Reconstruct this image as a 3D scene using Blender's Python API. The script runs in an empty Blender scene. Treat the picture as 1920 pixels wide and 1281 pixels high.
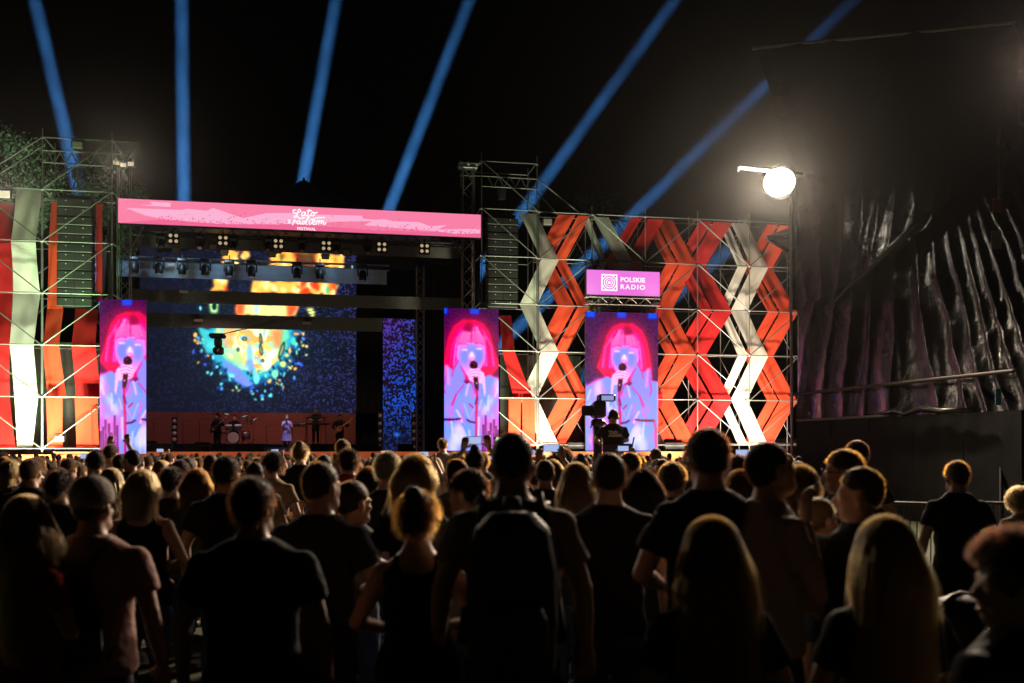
import bpy, bmesh, math, random
import numpy as np
from mathutils import Vector, Matrix, noise as mnoise

# ------------------------------------------------------------------ camera, world, light
scene = bpy.context.scene
COL = scene.collection
rnd = random.Random(11)
W, H, F, HOR, EYE = 1920.0, 1281.0, 1867.0, 842.0, 1.72   # photo size, focal length in px, horizon row, eye height

cam_data = bpy.data.cameras.new('camera')
cam_data.sensor_width = 36.0
cam_data.lens = 36.0 * F / W
cam_data.shift_y = (HOR - H / 2) / W
cam_data.clip_start = 0.1
cam_data.clip_end = 2000.0
cam_data.dof.use_dof = True
cam_data.dof.focus_distance = 43.0
cam_data.dof.aperture_fstop = 2.2
cam = bpy.data.objects.new('camera', cam_data)
cam.location = (0, 0, EYE)
cam.rotation_euler = (math.radians(90), 0, 0)
COL.objects.link(cam)
scene.camera = cam

world = bpy.data.worlds.new('World')
scene.world = world
world.use_nodes = True
wn = world.node_tree.nodes
wl = world.node_tree.links
bg = wn['Background']
sky_node = wn.new('ShaderNodeTexSky')
sky_node.sky_type = 'NISHITA'
sky_node.sun_disc = False
sky_node.sun_elevation = math.radians(-4.0)
sky_node.sun_rotation = math.radians(200)
wl.new(sky_node.outputs['Color'], bg.inputs['Color'])
bg.inputs['Strength'].default_value = 0.010

scene.view_settings.view_transform = 'Standard'
scene.view_settings.look = 'None'
scene.view_settings.exposure = 0.0
scene.view_settings.gamma = 1.0
cy = scene.cycles
cy.use_denoising = True
try:
    cy.denoiser = 'OPENIMAGEDENOISE'
except Exception:
    pass
cy.max_bounces = 5
cy.diffuse_bounces = 2
cy.glossy_bounces = 2
cy.transmission_bounces = 4
cy.volume_bounces = 0
cy.transparent_max_bounces = 16
cy.caustics_reflective = False
cy.caustics_refractive = False
cy.sample_clamp_indirect = 3.0
cy.sample_clamp_direct = 0.0

FLOOD_COL = (1.0, 0.80, 0.58)
FLOOD_POWER = 32000.0
UP_POWER = 4800.0
BEAM_POWER = 250.0
HAZE_DENSITY = 0.00007

# ------------------------------------------------------------------ picture -> place helpers
def at(px, py, Y):
    return Vector(((px - W / 2) / F * Y, Y, EYE + (HOR - py) / F * Y))

P0 = Vector((-15.83, 40.0, 0))
U = Vector((14.5, 2.83, 0)).normalized()       # along the stage front
N = Vector((-U.y, U.x, 0))                     # away from the audience
TH = math.atan2(U.y, U.x)

def sdepth(px, off=0.0):
    a = (px - W / 2) / F
    return (off + P0.x * N.x + P0.y * N.y) / (a * N.x + N.y)

def S(px, py, off=0.0):
    """pixel -> point on the vertical plane OFF metres behind the stage front"""
    return at(px, py, sdepth(px, off))

def Sz(px, z, off=0.0):
    p = S(px, HOR, off)
    return Vector((p.x, p.y, z))

# ------------------------------------------------------------------ materials
def lin(c):
    return tuple(((v / 255.0) / 12.92 if v / 255.0 <= 0.04045 else ((v / 255.0 + 0.055) / 1.055) ** 2.4) for v in c)

MATS = {}
def mat(name, col=(0.5, 0.5, 0.5), rough=0.6, metal=0.0, spec=0.5, vary=0.0, vscale=8.0, bump=0.0, bscale=40.0,
        emit=None, strength=1.0, translucent=0.0, stretch=None, sample=True):
    if name in MATS:
        return MATS[name]
    m = bpy.data.materials.new(name)
    m.use_nodes = True
    nt = m.node_tree
    b = nt.nodes['Principled BSDF']
    b.inputs['Base Color'].default_value = (*col, 1)
    b.inputs['Roughness'].default_value = rough
    b.inputs['Metallic'].default_value = metal
    b.inputs['Specular IOR Level'].default_value = spec
    tc = nt.nodes.new('ShaderNodeTexCoord')
    src = tc.outputs['Object']
    if stretch:
        mp = nt.nodes.new('ShaderNodeMapping')
        mp.inputs['Scale'].default_value = stretch
        nt.links.new(src, mp.inputs['Vector'])
        src = mp.outputs['Vector']
    if vary > 0:
        n = nt.nodes.new('ShaderNodeTexNoise')
        n.inputs['Scale'].default_value = vscale
        n.inputs['Detail'].default_value = 6
        nt.links.new(src, n.inputs['Vector'])
        mx = nt.nodes.new('ShaderNodeMixRGB')
        mx.blend_type = 'MIX'
        mx.inputs['Color1'].default_value = (*[c * (1 - vary) for c in col], 1)
        mx.inputs['Color2'].default_value = (*[min(1, c * (1 + vary)) for c in col], 1)
        nt.links.new(n.outputs['Fac'], mx.inputs['Fac'])
        nt.links.new(mx.outputs['Color'], b.inputs['Base Color'])
    if bump > 0:
        n2 = nt.nodes.new('ShaderNodeTexNoise')
        n2.inputs['Scale'].default_value = bscale
        n2.inputs['Detail'].default_value = 5
        nt.links.new(src, n2.inputs['Vector'])
        bp = nt.nodes.new('ShaderNodeBump')
        bp.inputs['Strength'].default_value = bump
        bp.inputs['Distance'].default_value = 0.02
        nt.links.new(n2.outputs['Fac'], bp.inputs['Height'])
        nt.links.new(bp.outputs['Normal'], b.inputs['Normal'])
    if emit is not None:
        b.inputs['Emission Color'].default_value = (*emit, 1)
        b.inputs['Emission Strength'].default_value = strength
        if max(col) < .05: b.inputs['Specular IOR Level'].default_value = 0.0
        if not sample:
            m.cycles.emission_sampling = 'NONE'
    if translucent > 0:
        out = nt.nodes['Material Output']
        tr = nt.nodes.new('ShaderNodeBsdfTranslucent')
        tr.inputs['Color'].default_value = (*col, 1)
        ms = nt.nodes.new('ShaderNodeMixShader')
        ms.inputs['Fac'].default_value = translucent
        nt.links.new(b.outputs['BSDF'], ms.inputs[1])
        nt.links.new(tr.outputs['BSDF'], ms.inputs[2])
        nt.links.new(ms.outputs['Shader'], out.inputs['Surface'])
    MATS[name] = m
    return m

def led_mat(name, strength=1.0, sample=False):
    """LED picture: emits the colour stored per LED module"""
    m = bpy.data.materials.new(name)
    m.use_nodes = True
    nt = m.node_tree
    b = nt.nodes['Principled BSDF']
    b.inputs['Base Color'].default_value = (0.01, 0.01, 0.01, 1)
    b.inputs['Roughness'].default_value = 0.7
    b.inputs['Specular IOR Level'].default_value = 0.0
    a = nt.nodes.new('ShaderNodeAttribute')
    a.attribute_name = 'led'
    nt.links.new(a.outputs['Color'], b.inputs['Emission Color'])
    b.inputs['Emission Strength'].default_value = strength
    if not sample:
        m.cycles.emission_sampling = 'NONE'
    return m

# ------------------------------------------------------------------ mesh helpers
class MB:
    """collects verts and faces; build() makes one mesh object"""
    def __init__(s):
        s.v, s.f, s.mi = [], [], []
    def add(s, vs, fs, mi=0):
        o = len(s.v)
        s.v.extend([tuple(v) for v in vs])
        s.f.extend([tuple(i + o for i in f) for f in fs])
        s.mi.extend([mi] * len(fs))
        return s
    def box(s, c, size, rot=0.0, mi=0, bevel=0.0):
        """box centred at c, rotated about z"""
        hx, hy, hz = [q / 2 for q in size]
        ca, sa = math.cos(rot), math.sin(rot)
        vs = []
        if bevel > 0:
            b = min(bevel, hx * .9, hy * .9, hz * .9)
            ring = [(-hx + b, -hy), (hx - b, -hy), (hx, -hy + b), (hx, hy - b), (hx - b, hy), (-hx + b, hy), (-hx, hy - b), (-hx, -hy + b)]
            for z, k in ((-hz, 1), (-hz + b, 0), (hz - b, 0), (hz, 1)):
                for x, y in ring:
                    if k:
                        x *= (hx - b) / hx
                        y *= (hy - b) / hy
                    vs.append((x, y, z))
            fs = [tuple(range(7, -1, -1)), tuple(range(24, 32))]
            for r in range(3):
                for i in range(8):
                    j = (i + 1) % 8
                    fs.append((r * 8 + i, r * 8 + j, r * 8 + 8 + j, r * 8 + 8 + i))
        else:
            for z in (-hz, hz):
                for x, y in ((-hx, -hy), (hx, -hy), (hx, hy), (-hx, hy)):
                    vs.append((x, y, z))
            fs = [(3, 2, 1, 0), (4, 5, 6, 7), (0, 1, 5, 4), (1, 2, 6, 5), (2, 3, 7, 6), (3, 0, 4, 7)]
        vs = [(c[0] + x * ca - y * sa, c[1] + x * sa + y * ca, c[2] + z) for x, y, z in vs]
        return s.add(vs, fs, mi)
    def tube(s, pts, rad, seg=8, mi=0, cap=True, flat=None):
        """tube through pts with one radius or one per point; flat=(sx,sy) squashes the section in the local frame"""
        pts = [Vector(p) for p in pts]
        n = len(pts)
        rads = rad if isinstance(rad, (list, tuple)) else [rad] * n
        vs = []
        for i, p in enumerate(pts):
            d = (pts[min(i + 1, n - 1)] - pts[max(i - 1, 0)])
            if d.length < 1e-9:
                d = Vector((0, 0, 1))
            d.normalize()
            ref = Vector((0, 1, 0)) if abs(d.y) < 0.9 else Vector((1, 0, 0))
            a = d.cross(ref).normalized()
            b = d.cross(a).normalized()
            fa, fb = flat if flat else (1, 1)
            for k in range(seg):
                t = 2 * math.pi * k / seg
                vs.append(p + a * math.cos(t) * rads[i] * fa + b * math.sin(t) * rads[i] * fb)
        fs = []
        for i in range(n - 1):
            for k in range(seg):
                l = (k + 1) % seg
                fs.append((i * seg + k, i * seg + l, (i + 1) * seg + l, (i + 1) * seg + k))
        if cap:
            fs.append(tuple(range(seg - 1, -1, -1)))
            fs.append(tuple(range((n - 1) * seg, n * seg)))
        return s.add(vs, fs, mi)
    def rings(s, rings, seg=16, mi=0):
        """stack of ellipses (cx, cy, z, rx, ry)"""
        vs = []
        for cx, cyy, z, rx, ry in rings:
            for k in range(seg):
                t = 2 * math.pi * k / seg
                vs.append((cx + rx * math.cos(t), cyy + ry * math.sin(t), z))
        n = len(rings)
        fs = []
        for i in range(n - 1):
            for k in range(seg):
                l = (k + 1) % seg
                fs.append((i * seg + k, i * seg + l, (i + 1) * seg + l, (i + 1) * seg + k))
        fs.append(tuple(range(seg - 1, -1, -1)))
        fs.append(tuple(range((n - 1) * seg, n * seg)))
        return s.add(vs, fs, mi)
    def ell(s, c, r, seg=16, rng=10, mi=0, rot=None):
        vs = []
        for i in range(1, rng):
            ph = math.pi * i / rng
            for k in range(seg):
                t = 2 * math.pi * k / seg
                v = Vector((r[0] * math.sin(ph) * math.cos(t), r[1] * math.sin(ph) * math.sin(t), r[2] * math.cos(ph)))
                if rot is not None:
                    v = rot @ v
                vs.append(Vector(c) + v)
        top = Vector((0, 0, r[2])); bot = Vector((0, 0, -r[2]))
        if rot is not None:
            top = rot @ top; bot = rot @ bot
        vs += [Vector(c) + top, Vector(c) + bot]
        fs = []
        for i in range(rng - 2):
            for k in range(seg):
                l = (k + 1) % seg
                fs.append((i * seg + l, i * seg + k, (i + 1) * seg + k, (i + 1) * seg + l))
        a, b = len(vs) - 2, len(vs) - 1
        for k in range(seg):
            l = (k + 1) % seg
            fs.append((a, k, l))
            fs.append((b, (rng - 2) * seg + l, (rng - 2) * seg + k))
        return s.add(vs, fs, mi)
    def cyl(s, p0, p1, r0, r1=None, seg=16, mi=0):
        return s.tube([p0, p1], [r0, r0 if r1 is None else r1], seg, mi)
    def quad(s, a, b, c, d, mi=0):
        return s.add([a, b, c, d], [(0, 1, 2, 3)], mi)
    def mesh(s, name, smooth=False):
        me = bpy.data.meshes.new(name)
        me.from_pydata(s.v, [], s.f)
        if any(s.mi):
            me.polygons.foreach_set('material_index', s.mi)
        if smooth:
            me.polygons.foreach_set('use_smooth', [True] * len(me.polygons))
        me.update()
        return me
    def build(s, name, m, parent=None, smooth=False):
        me = s.mesh(name, smooth)
        for q in (m if isinstance(m, (list, tuple)) else [m]):
            me.materials.append(q)
        return put(name, me, parent)

def put(name, data, parent=None, matrix=None):
    """links an object; MATRIX is its place in the world, also under a parent"""
    o = bpy.data.objects.new(name, data)
    COL.objects.link(o)
    if matrix is not None:
        o.matrix_basis = matrix
    if parent is not None:
        o.parent = parent
        o.matrix_parent_inverse = wmat(parent).inverted()
    return o

def wmat(o):
    m = o.matrix_basis.copy()
    while o.parent is not None:
        m = o.matrix_parent_inverse @ m
        o = o.parent
        m = o.matrix_basis @ m
    return m

def tag(o, label, cat, group=None, kind=None):
    if label: o['label'] = label
    if cat: o['category'] = cat
    if group: o['group'] = group
    if kind: o['kind'] = kind
    return o

def thing(name, label, cat, loc=(0, 0, 0), rotz=0.0, group=None):
    o = bpy.data.objects.new(name, None)
    COL.objects.link(o)
    o.empty_display_size = 0.2
    o.matrix_basis = Matrix.Translation(Vector(loc)) @ Matrix.Rotation(rotz, 4, 'Z')
    return tag(o, label, cat, group)

def struct(o, label=None):
    o['kind'] = 'structure'
    if label: o['label'] = label
    return o

_unit = {}
def unit_tube(m, seg=8):
    """unit cylinder along z (radius 1, from 0 to 1) with material m, shared by every pole"""
    k = (m.name, seg)
    if k not in _unit:
        me = MB().tube([(0, 0, 0), (0, 0, 1)], 1.0, seg).mesh('pole', True)
        me.materials.append(m)
        _unit[k] = me
    return _unit[k]

def pole(name, a, b, r, m, parent, seg=8):
    a, b = Vector(a), Vector(b)
    d = b - a
    q = d.to_track_quat('Z', 'Y').to_matrix().to_4x4()
    return put(name, unit_tube(m, seg), parent, Matrix.Translation(a) @ q @ Matrix.Diagonal((r, r, d.length, 1)))

def text_mesh(body, size, bold=0.0, space=1.0):
    cu = bpy.data.curves.new('lettering', 'FONT')
    cu.body = body
    cu.size = size
    cu.offset = bold
    cu.space_character = space
    cu.align_x = 'LEFT'
    cu.extrude = 0.002
    o = bpy.data.objects.new('lettering', cu)
    COL.objects.link(o)
    bpy.context.view_layer.update()
    dg = bpy.context.evaluated_depsgraph_get()
    me = bpy.data.meshes.new_from_object(o.evaluated_get(dg))
    bpy.data.objects.remove(o)
    bpy.data.curves.remove(cu)
    return me

def frame_matrix(o, ux, uz):
    """matrix whose x axis is ux, y axis uz (flat artwork stands upright), origin o"""
    ux, uz = Vector(ux).normalized(), Vector(uz).normalized()
    n = ux.cross(uz).normalized()
    return Matrix(((ux.x, uz.x, n.x, o.x), (ux.y, uz.y, n.y, o.y), (ux.z, uz.z, n.z, o.z), (0, 0, 0, 1)))

def light(name, kind, loc, target, power, col, **kw):
    d = bpy.data.lights.new(name, kind)
    d.energy = power
    d.color = col
    for k, v in kw.items():
        setattr(d, k, v)
    o = bpy.data.objects.new(name, d)
    COL.objects.link(o)
    o.location = loc
    o.rotation_euler = (Vector(target) - Vector(loc)).to_track_quat('-Z', 'Y').to_euler()
    return o

# ------------------------------------------------------------------ LED pictures painted module by module
class Canvas:
    def __init__(s, x0, y0, x1, y1, nx, ny, base):
        s.x0, s.y0, s.x1, s.y1, s.nx, s.ny = x0, y0, x1, y1, nx, ny
        xs = x0 + (np.arange(nx) + .5) / nx * (x1 - x0)
        ys = y0 + (np.arange(ny) + .5) / ny * (y1 - y0)
        s.X, s.Y = np.meshgrid(xs, ys)
        s.C = np.ones((ny, nx, 3)) * np.array(base, float)
        s.rs = np.random.RandomState(5)
    def noise(s, scale):
        """smooth random field 0..1; scale in canvas units"""
        gx = max(2, int((s.x1 - s.x0) / scale) + 2); gy = max(2, int((s.y1 - s.y0) / scale) + 2)
        g = s.rs.rand(gy, gx)
        fx = (s.X - s.x0) / (s.x1 - s.x0) * (gx - 1.001); fy = (s.Y - s.y0) / (s.y1 - s.y0) * (gy - 1.001)
        ix, iy = fx.astype(int), fy.astype(int)
        tx, ty = fx - ix, fy - iy
        tx = tx * tx * (3 - 2 * tx); ty = ty * ty * (3 - 2 * ty)
        return (g[iy, ix] * (1 - tx) + g[iy, ix + 1] * tx) * (1 - ty) + (g[iy + 1, ix] * (1 - tx) + g[iy + 1, ix + 1] * tx) * ty
    def mix(s, m, col):
        m = np.clip(m, 0, 1)[..., None]
        s.C = s.C * (1 - m) + np.array(col, float) * m
    def blur(s, m, r):
        k = max(0, int(round(r / (s.x1 - s.x0) * s.nx)))
        for _ in range(2):
            if k > 0:
                for ax in (0, 1):
                    p = np.pad(m, [(k, k) if a == ax else (0, 0) for a in (0, 1)], mode='edge')
                    c = np.cumsum(p, axis=ax)
                    z = np.zeros_like(np.take(c, [0], axis=ax))
                    c = np.concatenate([z, c], axis=ax)
                    n = 2 * k + 1
                    m = (np.take(c, range(n, c.shape[ax]), axis=ax) - np.take(c, range(0, c.shape[ax] - n), axis=ax)) / n
        return m
    def pmask(s, pts, warp=0.0, wscale=20):
        X, Y = s.X, s.Y
        if warp:
            X = X + (s.noise(wscale) - .5) * 2 * warp; Y = Y + (s.noise(wscale) - .5) * 2 * warp
        ins = np.zeros(X.shape, bool)
        n = len(pts)
        for i in range(n):
            xa, ya = pts[i]; xb, yb = pts[(i + 1) % n]
            if ya == yb: continue
            c = ((ya > Y) != (yb > Y)) & (X < (xb - xa) * (Y - ya) / (yb - ya) + xa)
            ins ^= c
        return ins.astype(float)
    def poly(s, pts, col, soft=2, a=1.0, warp=0.0, wscale=20):
        s.mix(s.blur(s.pmask(pts, warp, wscale), soft) * a, col)
    def ell(s, cx, cyy, rx, ry, col, soft=2, a=1.0, rot=0.0):
        ca, sa = math.cos(rot), math.sin(rot)
        dx, dy = s.X - cx, s.Y - cyy
        m = ((((dx * ca + dy * sa) / rx) ** 2 + ((-dx * sa + dy * ca) / ry) ** 2) < 1).astype(float)
        s.mix(s.blur(m, soft) * a, col)
    def line(s, pts, w, col, soft=1, a=1.0):
        m = np.zeros(s.X.shape)
        for (xa, ya), (xb, yb) in zip(pts[:-1], pts[1:]):
            dx, dy = xb - xa, yb - ya
            t = np.clip(((s.X - xa) * dx + (s.Y - ya) * dy) / (dx * dx + dy * dy + 1e-9), 0, 1)
            m = np.maximum(m, (np.hypot(s.X - xa - t * dx, s.Y - ya - t * dy) < w / 2).astype(float))
        s.mix(s.blur(m, soft) * a, col)
    def linear(s, gain=1.0):
        c = np.clip(s.C, 0, 255) / 255.0
        return np.where(c <= 0.04045, c / 12.92, ((c + 0.055) / 1.055) ** 2.4) * gain

def led_sheet(name, img, corners, m, parent):
    """img rows top to bottom; corners tl,tr,br,bl in the world. One quad per LED module, colour stored on its face"""
    ny, nx = img.shape[:2]
    tl, tr, br, bl = [np.array(c) for c in corners]
    u = np.linspace(0, 1, nx + 1)[None, :, None]; v = np.linspace(0, 1, ny + 1)[:, None, None]
    P = (tl * (1 - u) + tr * u) * (1 - v) + (bl * (1 - u) + br * u) * v
    P = P.reshape(-1, 3)
    i = np.arange(ny)[:, None] * (nx + 1) + np.arange(nx)[None, :]
    Fq = np.stack([i, i + nx + 1, i + nx + 2, i + 1], -1).reshape(-1, 4)
    me = bpy.data.meshes.new(name)
    me.vertices.add(len(P)); me.vertices.foreach_set('co', P.ravel())
    me.loops.add(Fq.size); me.loops.foreach_set('vertex_index', Fq.ravel().astype(np.int32))
    me.polygons.add(len(Fq)); me.polygons.foreach_set('loop_start', np.arange(0, Fq.size, 4, dtype=np.int32))
    me.update(calc_edges=True)
    at_ = me.attributes.new('led', 'FLOAT_COLOR', 'FACE')
    rgba = np.ones((len(Fq), 4), np.float32); rgba[:, :3] = img.reshape(-1, 3)
    at_.data.foreach_set('color', rgba.ravel())
    me.materials.append(m)
    return put(name, me, parent)

ORD = ['first', 'second', 'third', 'fourth', 'fifth', 'sixth', 'seventh', 'eighth', 'ninth', 'tenth', 'eleventh', 'twelfth', 'thirteenth', 'fourteenth']
# ------------------------------------------------------------------ stage-frame helpers
def sp(u, w, z):
    p = P0 + U * u + N * w
    return Vector((p.x, p.y, z))
def uo(px, off=0.0):
    return (S(px, HOR, off) - P0).dot(U)
def zo(px, py, off=0.0):
    return S(px, py, off).z
def sbox(mb, u0, u1, w0, w1, z0, z1, mi=0, bevel=0.0):
    return mb.box(sp((u0 + u1) / 2, (w0 + w1) / 2, (z0 + z1) / 2), (abs(u1 - u0), abs(w1 - w0), abs(z1 - z0)), TH, mi, bevel)

M_STEEL = mat('galvanised_steel', (0.24, 0.245, 0.235), 0.5, 0.75, vary=0.3, vscale=3)
M_ALU = mat('truss_aluminium', (0.36, 0.33, 0.31), 0.45, 0.7, vary=0.2, vscale=5)
M_BLACK = mat('black_powder_coat', (0.012, 0.012, 0.013), 0.5, vary=0.3)
M_DARK = mat('dark_metal', (0.03, 0.03, 0.033), 0.45, 0.4)
M_DRAPE = mat('black_molton', (0.010, 0.010, 0.011), 0.95, spec=0.1, vary=0.4, vscale=2)
M_DECK = mat('stage_deck_black', (0.02, 0.018, 0.018), 0.55, vary=0.3)
M_SKIRT = mat('orange_stage_skirt', (0.62, 0.13, 0.04), 0.8, vary=0.15, vscale=2)
M_BACKWALL = mat('orange_set_wall', (0.26, 0.085, 0.055), 0.8, vary=0.15, vscale=1.5)
M_GRASS = mat('trodden_grass', (0.05, 0.055, 0.022), 0.95, vary=0.6, vscale=1.2, bump=0.6, bscale=60)
M_LENS = mat('lamp_lens', (0.5, 0.48, 0.42), 0.15, vary=0.1)
M_WARMLENS = mat('warm_blinder_lens', (0.7, 0.6, 0.4), 0.2, emit=(1.0, 0.75, 0.45), strength=0.42, sample=False)
M_WHITE = mat('white_plastic', (0.75, 0.75, 0.75), 0.4)

# ------------------------------------------------------------------ the setting
g = MB()
n = 40
vs, fs = [], []
for j in range(n + 1):
    for i in range(n + 1):
        x = -400 + 800 * i / n; y = -60 + 660 * j / n
        vs.append((x, y, 0))
for j in range(n):
    for i in range(n):
        a = j * (n + 1) + i
        fs.append((a, a + 1, a + n + 2, a + n + 1))
g.add(vs, fs)
struct(g.build('ground', M_GRASS), 'trodden dark grass of the festival field')

# stage deck with its fascia and the band riser
d = MB()
sbox(d, uo(190), uo(1275), -0.6, 13.0, 1.40, 1.55)
deck = struct(d.build('stage_floor', M_DECK), 'black stage deck')
d = MB()
sbox(d, uo(100, -.7), uo(1290, -.7), -0.75, -0.604, 0.02, 1.61)
sk = thing('stage_skirt', 'orange fascia along the front edge of the stage', 'stage skirt', Sz(500, 0, -0.7), TH)
d.build('fascia', M_SKIRT, sk)
d = MB()
sbox(d, uo(-60, -.75), uo(184, -.75), -0.85, -0.76, 0.02, 1.50)
d.build('side_fascia', M_SKIRT, sk)
riser = thing('band_riser', 'low black riser under the band on the stage', 'riser', Sz(450, 1.55, 6.5), TH)
d = MB(); sbox(d, uo(278, 6), uo(668, 6), 5.2, 9.0, 1.556, 1.95, bevel=.02)
d.build('platform', M_BLACK, riser)
d = MB(); sbox(d, uo(278, 6), uo(668, 6), 5.15, 5.2, 1.90, 1.958)
d.build('edge_rail', M_DARK, riser)

# backdrop: the orange set wall, then black drapes closing the stage box
bw = thing('set_wall', 'orange painted set wall behind the band, below the LED wall', 'set wall', Sz(470, 1.55, 9.6), TH)
d = MB(); u0, u1 = uo(262, 9.6), uo(667, 9.6)
for k in range(6):
    a, b = u0 + (u1 - u0) * k / 6, u0 + (u1 - u0) * (k + 1) / 6
    d = MB(); sbox(d, a + .006, b - .006, 9.5, 9.7, 1.556, zo(470, 774, 9.6), bevel=.01)
    d.build('panel', M_BACKWALL, bw)

def drape(name, label, a, b, z0, z1, amp=.09, per=.42, m=M_DRAPE, cat='stage drape', group='black stage drapes'):
    """hanging cloth with folds from a to b (world xy), z0..z1"""
    a, b = Vector((a.x, a.y, 0)), Vector((b.x, b.y, 0))
    L = (b - a).length
    t = (b - a).normalized(); nn = Vector((-t.y, t.x, 0))
    nx = max(8, int(L / per * 6)); nz = 6
    mb = MB(); vs, fs = [], []
    ph = rnd.random() * 6
    for j in range(nz + 1):
        for i in range(nx + 1):
            s = L * i / nx
            o = amp * math.sin(s / per * 2 * math.pi + ph + .7 * math.sin(s * 1.7)) + amp * .6 * math.sin(s * 3.1 + j * .2)
            p = a + t * s + nn * o
            vs.append((p.x, p.y, z0 + (z1 - z0) * j / nz))
    for j in range(nz):
        for i in range(nx):
            q = j * (nx + 1) + i
            fs.append((q, q + 1, q + nx + 2, q + nx + 1))
    mb.add(vs, fs)
    o = mb.build(name, m, None, True)
    return tag(o, label, cat, group)

ZR = 11.4
drape('back_drape', 'black drape across the back of the stage behind the LED wall', Sz(196, 0, 11.6), Sz(880, 0, 11.6), 1.56, ZR)
drape('side_drape', 'black drape closing the left side of the stage', sp(uo(214, .6), .6, 0), sp(uo(196, 11.4) , 11.4, 0), 1.56, ZR)
drape('side_drape', 'black drape closing the right side of the stage by the middle portrait screen', sp(uo(897, 1.2), 1.2, 0), sp(uo(880, 11.4), 11.4, 0), 1.56, ZR)
drape('gap_drape', 'narrow black drape between the LED wall and the LED column', Sz(668, 0, 9.9), Sz(716, 0, 9.9), 3.6, zo(700, 560, 9.9))
drape('wing_drape', 'black drape right of the LED column behind the slim truss mast', Sz(786, 0, 9.6), Sz(862, 0, 9.6), 1.56, zo(820, 470, 9.6))

# roof canopy of the stage
roof = thing('stage_roof', 'dark peaked canopy roof above the pink banner', 'stage roof', Sz(570, 10, 5), TH)
pk = S(570, 337, 6.0)
uL, uR = uo(223, 0), uo(900, 0)
rz0, rz1 = 11.55, 11.3
fr = [sp(uL, .5, rz0), sp(uR, .5, rz1), sp(uR, 12.5, rz1), sp(uL, 12.5, rz0)]
upk = (pk - P0).dot(U)
M_ROOF = mat('dark_canopy_vinyl', (0.03, 0.025, 0.03), 0.5, vary=.3, vscale=1)
for nm, (i, j) in (('front_slope', (0, 1)), ('right_slope', (1, 2)), ('back_slope', (2, 3)), ('left_slope', (3, 0))):
    mb = MB(); nS = 10; vs = []; fs = []
    for r in range(nS + 1):
        v = r / nS
        for c in range(nS + 1):
            t = c / nS
            e = fr[i].lerp(fr[j], t)
            p = e.lerp(pk, v)
            p.z = e.z + (pk.z - e.z) * (v ** 1.7)
            vs.append(p)
    for r in range(nS):
        for c in range(nS):
            q = r * (nS + 1) + c
            fs.append((q, q + 1, q + nS + 2, q + nS + 1))
    mb.add(vs, fs); mb.build(nm, M_ROOF, roof, True)
pole('mast', pk - Vector((0, 0, 1.6)), pk + Vector((0, 0, .1)), .05, M_STEEL, roof)
for q in (S(630, 388, .3), S(622, 390, .3), S(500, 384, .3)):
    pole('stay_cable', pk, q, .018, M_STEEL, roof, 6)

# ------------------------------------------------------------------ trusses
def truss(name, label, a, b, size=.4, m=M_ALU, group=None, r=.026, pitch=None, cat='truss'):
    """square lattice truss between two points: four chords plus lacing"""
    a, b = Vector(a), Vector(b)
    d = (b - a); L = d.length; d.normalize()
    if abs(d.z) > .7:
        e1, e2 = U.copy(), N.copy()
    else:
        e1 = Vector((0, 0, 1)); e2 = d.cross(e1).normalized()
    t = thing(name, label, cat, a, TH, group)
    h = size / 2
    cs = [(-h, -h), (h, -h), (h, h), (-h, h)]
    for x, y in cs:
        pole('chord', a + e1 * x + e2 * y, b + e1 * x + e2 * y, r, m, t, 6)
    lm = MB()
    pitch = pitch or size * 1.1
    nseg = max(2, int(L / pitch))
    for f in range(4):
        x0, y0 = cs[f]; x1, y1 = cs[(f + 1) % 4]
        for k in range(nseg):
            p = a + d * (L * k / nseg); q = a + d * (L * (k + 1) / nseg)
            s0, s1 = ((x0, y0), (x1, y1)) if k % 2 == 0 else ((x1, y1), (x0, y0))
            lm.tube([p + e1 * s0[0] + e2 * s0[1], q + e1 * s1[0] + e2 * s1[1]], r * .55, 4, cap=False)
    o = lm.build('lacing', m, t); o['kind'] = 'stuff'
    return t

uLt, uRt = uo(233, .5), uo(877, .5)
truss('truss_tower', 'lattice truss tower under the left end of the pink banner', sp(uLt, .5, 1.56), sp(uLt, .5, zo(233, 312, .5)), .46, group='stage truss towers')
truss('truss_tower', 'lattice truss tower under the right end of the pink banner', sp(uRt, .5, 1.56), sp(uRt, .5, zo(877, 318, .5)), .46, group='stage truss towers')
truss('truss_tower', 'slim lattice mast right of the blue LED column', sp(uo(788, 8.4), 8.4, 1.56), sp(uo(788, 8.4), 8.4, zo(788, 500, 8.4)), .36, group='stage truss towers')
for px in (233, 877):       # head blocks above the banner
    t = thing('tower_head_block', 'pulley head block on top of the %s banner tower' % ('left' if px < 500 else 'right'), 'head block', Sz(px, zo(px, 318 if px > 500 else 312, .5), .5), TH)
    z = zo(px, 318 if px > 500 else 312, .5)
    mb = MB(); sbox(mb, uo(px, .5) - .42, uo(px, .5) + .42, .25, .75, z + .002, z + .16, bevel=.03); mb.build('beam', M_STEEL, t)
    for s in (-.34, 0, .34):
        mb = MB(); mb.cyl(sp(uo(px, .5) + s, .2, z + .2), sp(uo(px, .5) + s, .8, z + .2), .09, seg=12); mb.build('pulley', M_STEEL, t, True)
truss('front_truss', 'lattice truss under the banner carrying lamps, nearest the audience', sp(uo(240, 1.2), 1.2, zo(500, 437, 1.2)), sp(uo(868, 1.2), 1.2, zo(500, 437, 1.2)), .5, M_DARK, group='lighting trusses')
truss('upper_truss', 'lattice truss hidden high behind the banner', sp(uo(240, .55), .55, zo(500, 405, .55)), sp(uo(868, .55), .55, zo(500, 405, .55)), .5, M_DARK, group='lighting trusses')
pole_th = thing('truss_brace', 'diagonal steel brace from left truss tower up to the banner', 'brace', S(245, 470, .5), TH)
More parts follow.
